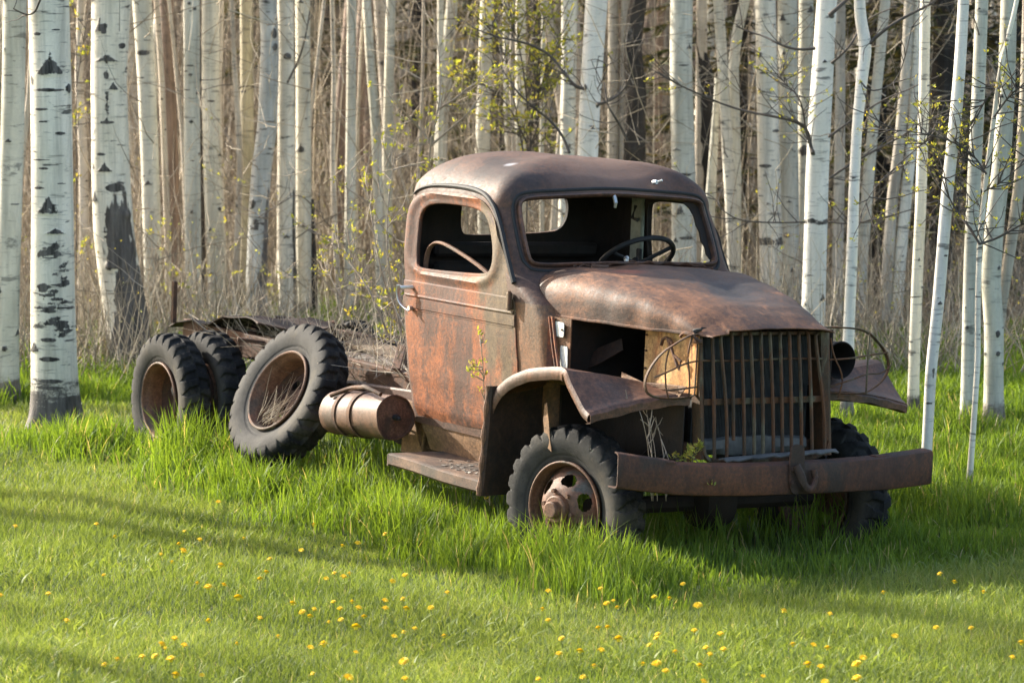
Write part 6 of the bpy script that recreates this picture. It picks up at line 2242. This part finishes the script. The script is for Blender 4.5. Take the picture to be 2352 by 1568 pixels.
# ------------------------------------------------------------------ dandelions
m = MB()
rg = random.Random(9)
for ring, (rr_, nn_, zz) in enumerate([(.019, 16, .0), (.015, 14, .004), (.010, 10, .007), (.005, 6, .009)]):
    for k in range(nn_):
        a = 6.283 * (k + .5 * ring) / nn_
        c, s = math.cos(a), math.sin(a); w_ = .0026
        m.add([(0, 0, zz * .5), (c * rr_ * .7 - s * w_, s * rr_ * .7 + c * w_, zz + .001), (c * rr_, s * rr_, zz + .001 - .002 * (ring == 0)), (c * rr_ * .7 + s * w_, s * rr_ * .7 - c * w_, zz + .001)], [(0, 1, 2, 3)])
m.tube([(0, 0, -.010), (0, 0, -.002)], [.004, .008], 8)
HEAD = bpy.data.meshes.new('flower_head'); HEAD.from_pydata(m.v, [], m.f); HEAD.materials.append(plain('dandelion_yellow', (.88, .66, .03), .6, .12, 60)); HEAD.update()
m = MB(); m.tube([(0, 0, -.10), (.004, 0, -.05), (0, 0, -.006)], [.0022, .0022, .002], 5)
STEM = bpy.data.meshes.new('stem'); STEM.from_pydata(m.v, [], m.f); STEM.materials.append(plain('dandelion_stem', (.22, .24, .07), .6, .2, 30)); STEM.update()
D1 = [(80, 285), (503, 275), (600, 340), (962, 312), (1043, 355), (1140, 158), (1272, 348), (957, 413), (840, 432), (897, 472), (541, 540), (1152, 490), (1030, 583), (1087, 602), (1170, 590), (1243, 657), (1408, 456), (1390, 525), (1357, 560),
      (252, 637), (5, 645), (348, 778), (1090, 778), (1357, 765), (1527, 687), (1578, 733), (1618, 755), (1640, 718), (1741, 680), (1775, 715), (1872, 710), (1838, 680), (1717, 785), (1780, 773), (1900, 757), (1858, 810), (2010, 672), (2012, 712),
      (2105, 665), (2120, 715), (2250, 710), (2165, 818), (2108, 838), (2058, 858), (1452, 860), (1237, 898), (1690, 900), (1622, 917), (1858, 942), (2318, 858), (2335, 630), (2108, 990), (847, 900), (862, 922), (912, 870), (963, 905), (892, 977),
      (742, 965), (808, 963), (612, 978), (545, 1008), (918, 1062), (1055, 1062), (1632, 1055), (1820, 1073), (2115, 1080), (1703, 558), (1745, 530), (1795, 548), (1825, 532), (2050, 572), (2115, 541), (1638, 278), (2010, 327), (1788, 387), (1868, 373), (1573, 410), (935, 378)]
D2 = [(326, 462), (76, 472), (720, 440), (387, 520), (355, 533), (407, 552), (583, 502), (655, 509), (792, 542), (48, 560), (76, 612), (315, 650), (360, 647), (412, 702), (330, 755), (228, 760), (128, 772), (140, 700), (600, 680), (560, 732), (592, 698),
      (775, 662), (900, 678), (1204, 568), (1425, 582), (830, 745), (850, 775), (915, 752), (685, 765), (1247, 729), (1346, 730), (1413, 745), (1736, 688), (1932, 648), (2100, 650), (1950, 392), (2020, 430), (1583, 792), (1552, 822), (1554, 890), (1318, 825),
      (1382, 835), (595, 820), (530, 822), (638, 855), (800, 830), (295, 832), (242, 885), (28, 895), (820, 905), (1400, 908), (2297, 790), (2340, 720), (1105, 880), (1680, 480), (2160, 478)]
big = {(1152, 490), (1243, 657), (1087, 602), (1858, 810), (2108, 990), (892, 977), (918, 1062), (1690, 900), (1820, 1073), (957, 413), (595, 820), (792, 542), (1552, 822), (1554, 890), (412, 702), (1318, 825)}
for (a, b_, kx, oy, ox) in [(*p, .44, 1082, 0) for p in D1] + [(*p, .48, 1129, 1223) for p in D2]:
    u, v = a * kx + ox, b_ * kx + oy
    p = on_ground(u, v, .105)
    r_ = empty('dandelion', (p.x, p.y, 0)); tag(r_, 'yellow dandelion flower in the lawn', 'flower', 'dandelions dotted over the lawn')
    s = rg.uniform(.95, 1.2) if (a, b_) not in big else 1.5
    if rg.random() < .25 and (a, b_) not in big: s *= .8
    h = link('flower_head', HEAD, None, r_); h.location = (0, 0, .105); h.scale = (s, s, s); h.rotation_euler = (rg.uniform(-.1, .45), rg.uniform(-.35, .35), rg.uniform(0, 6))
    st = link('stem', STEM, None, r_); st.location = (0, 0, .105)
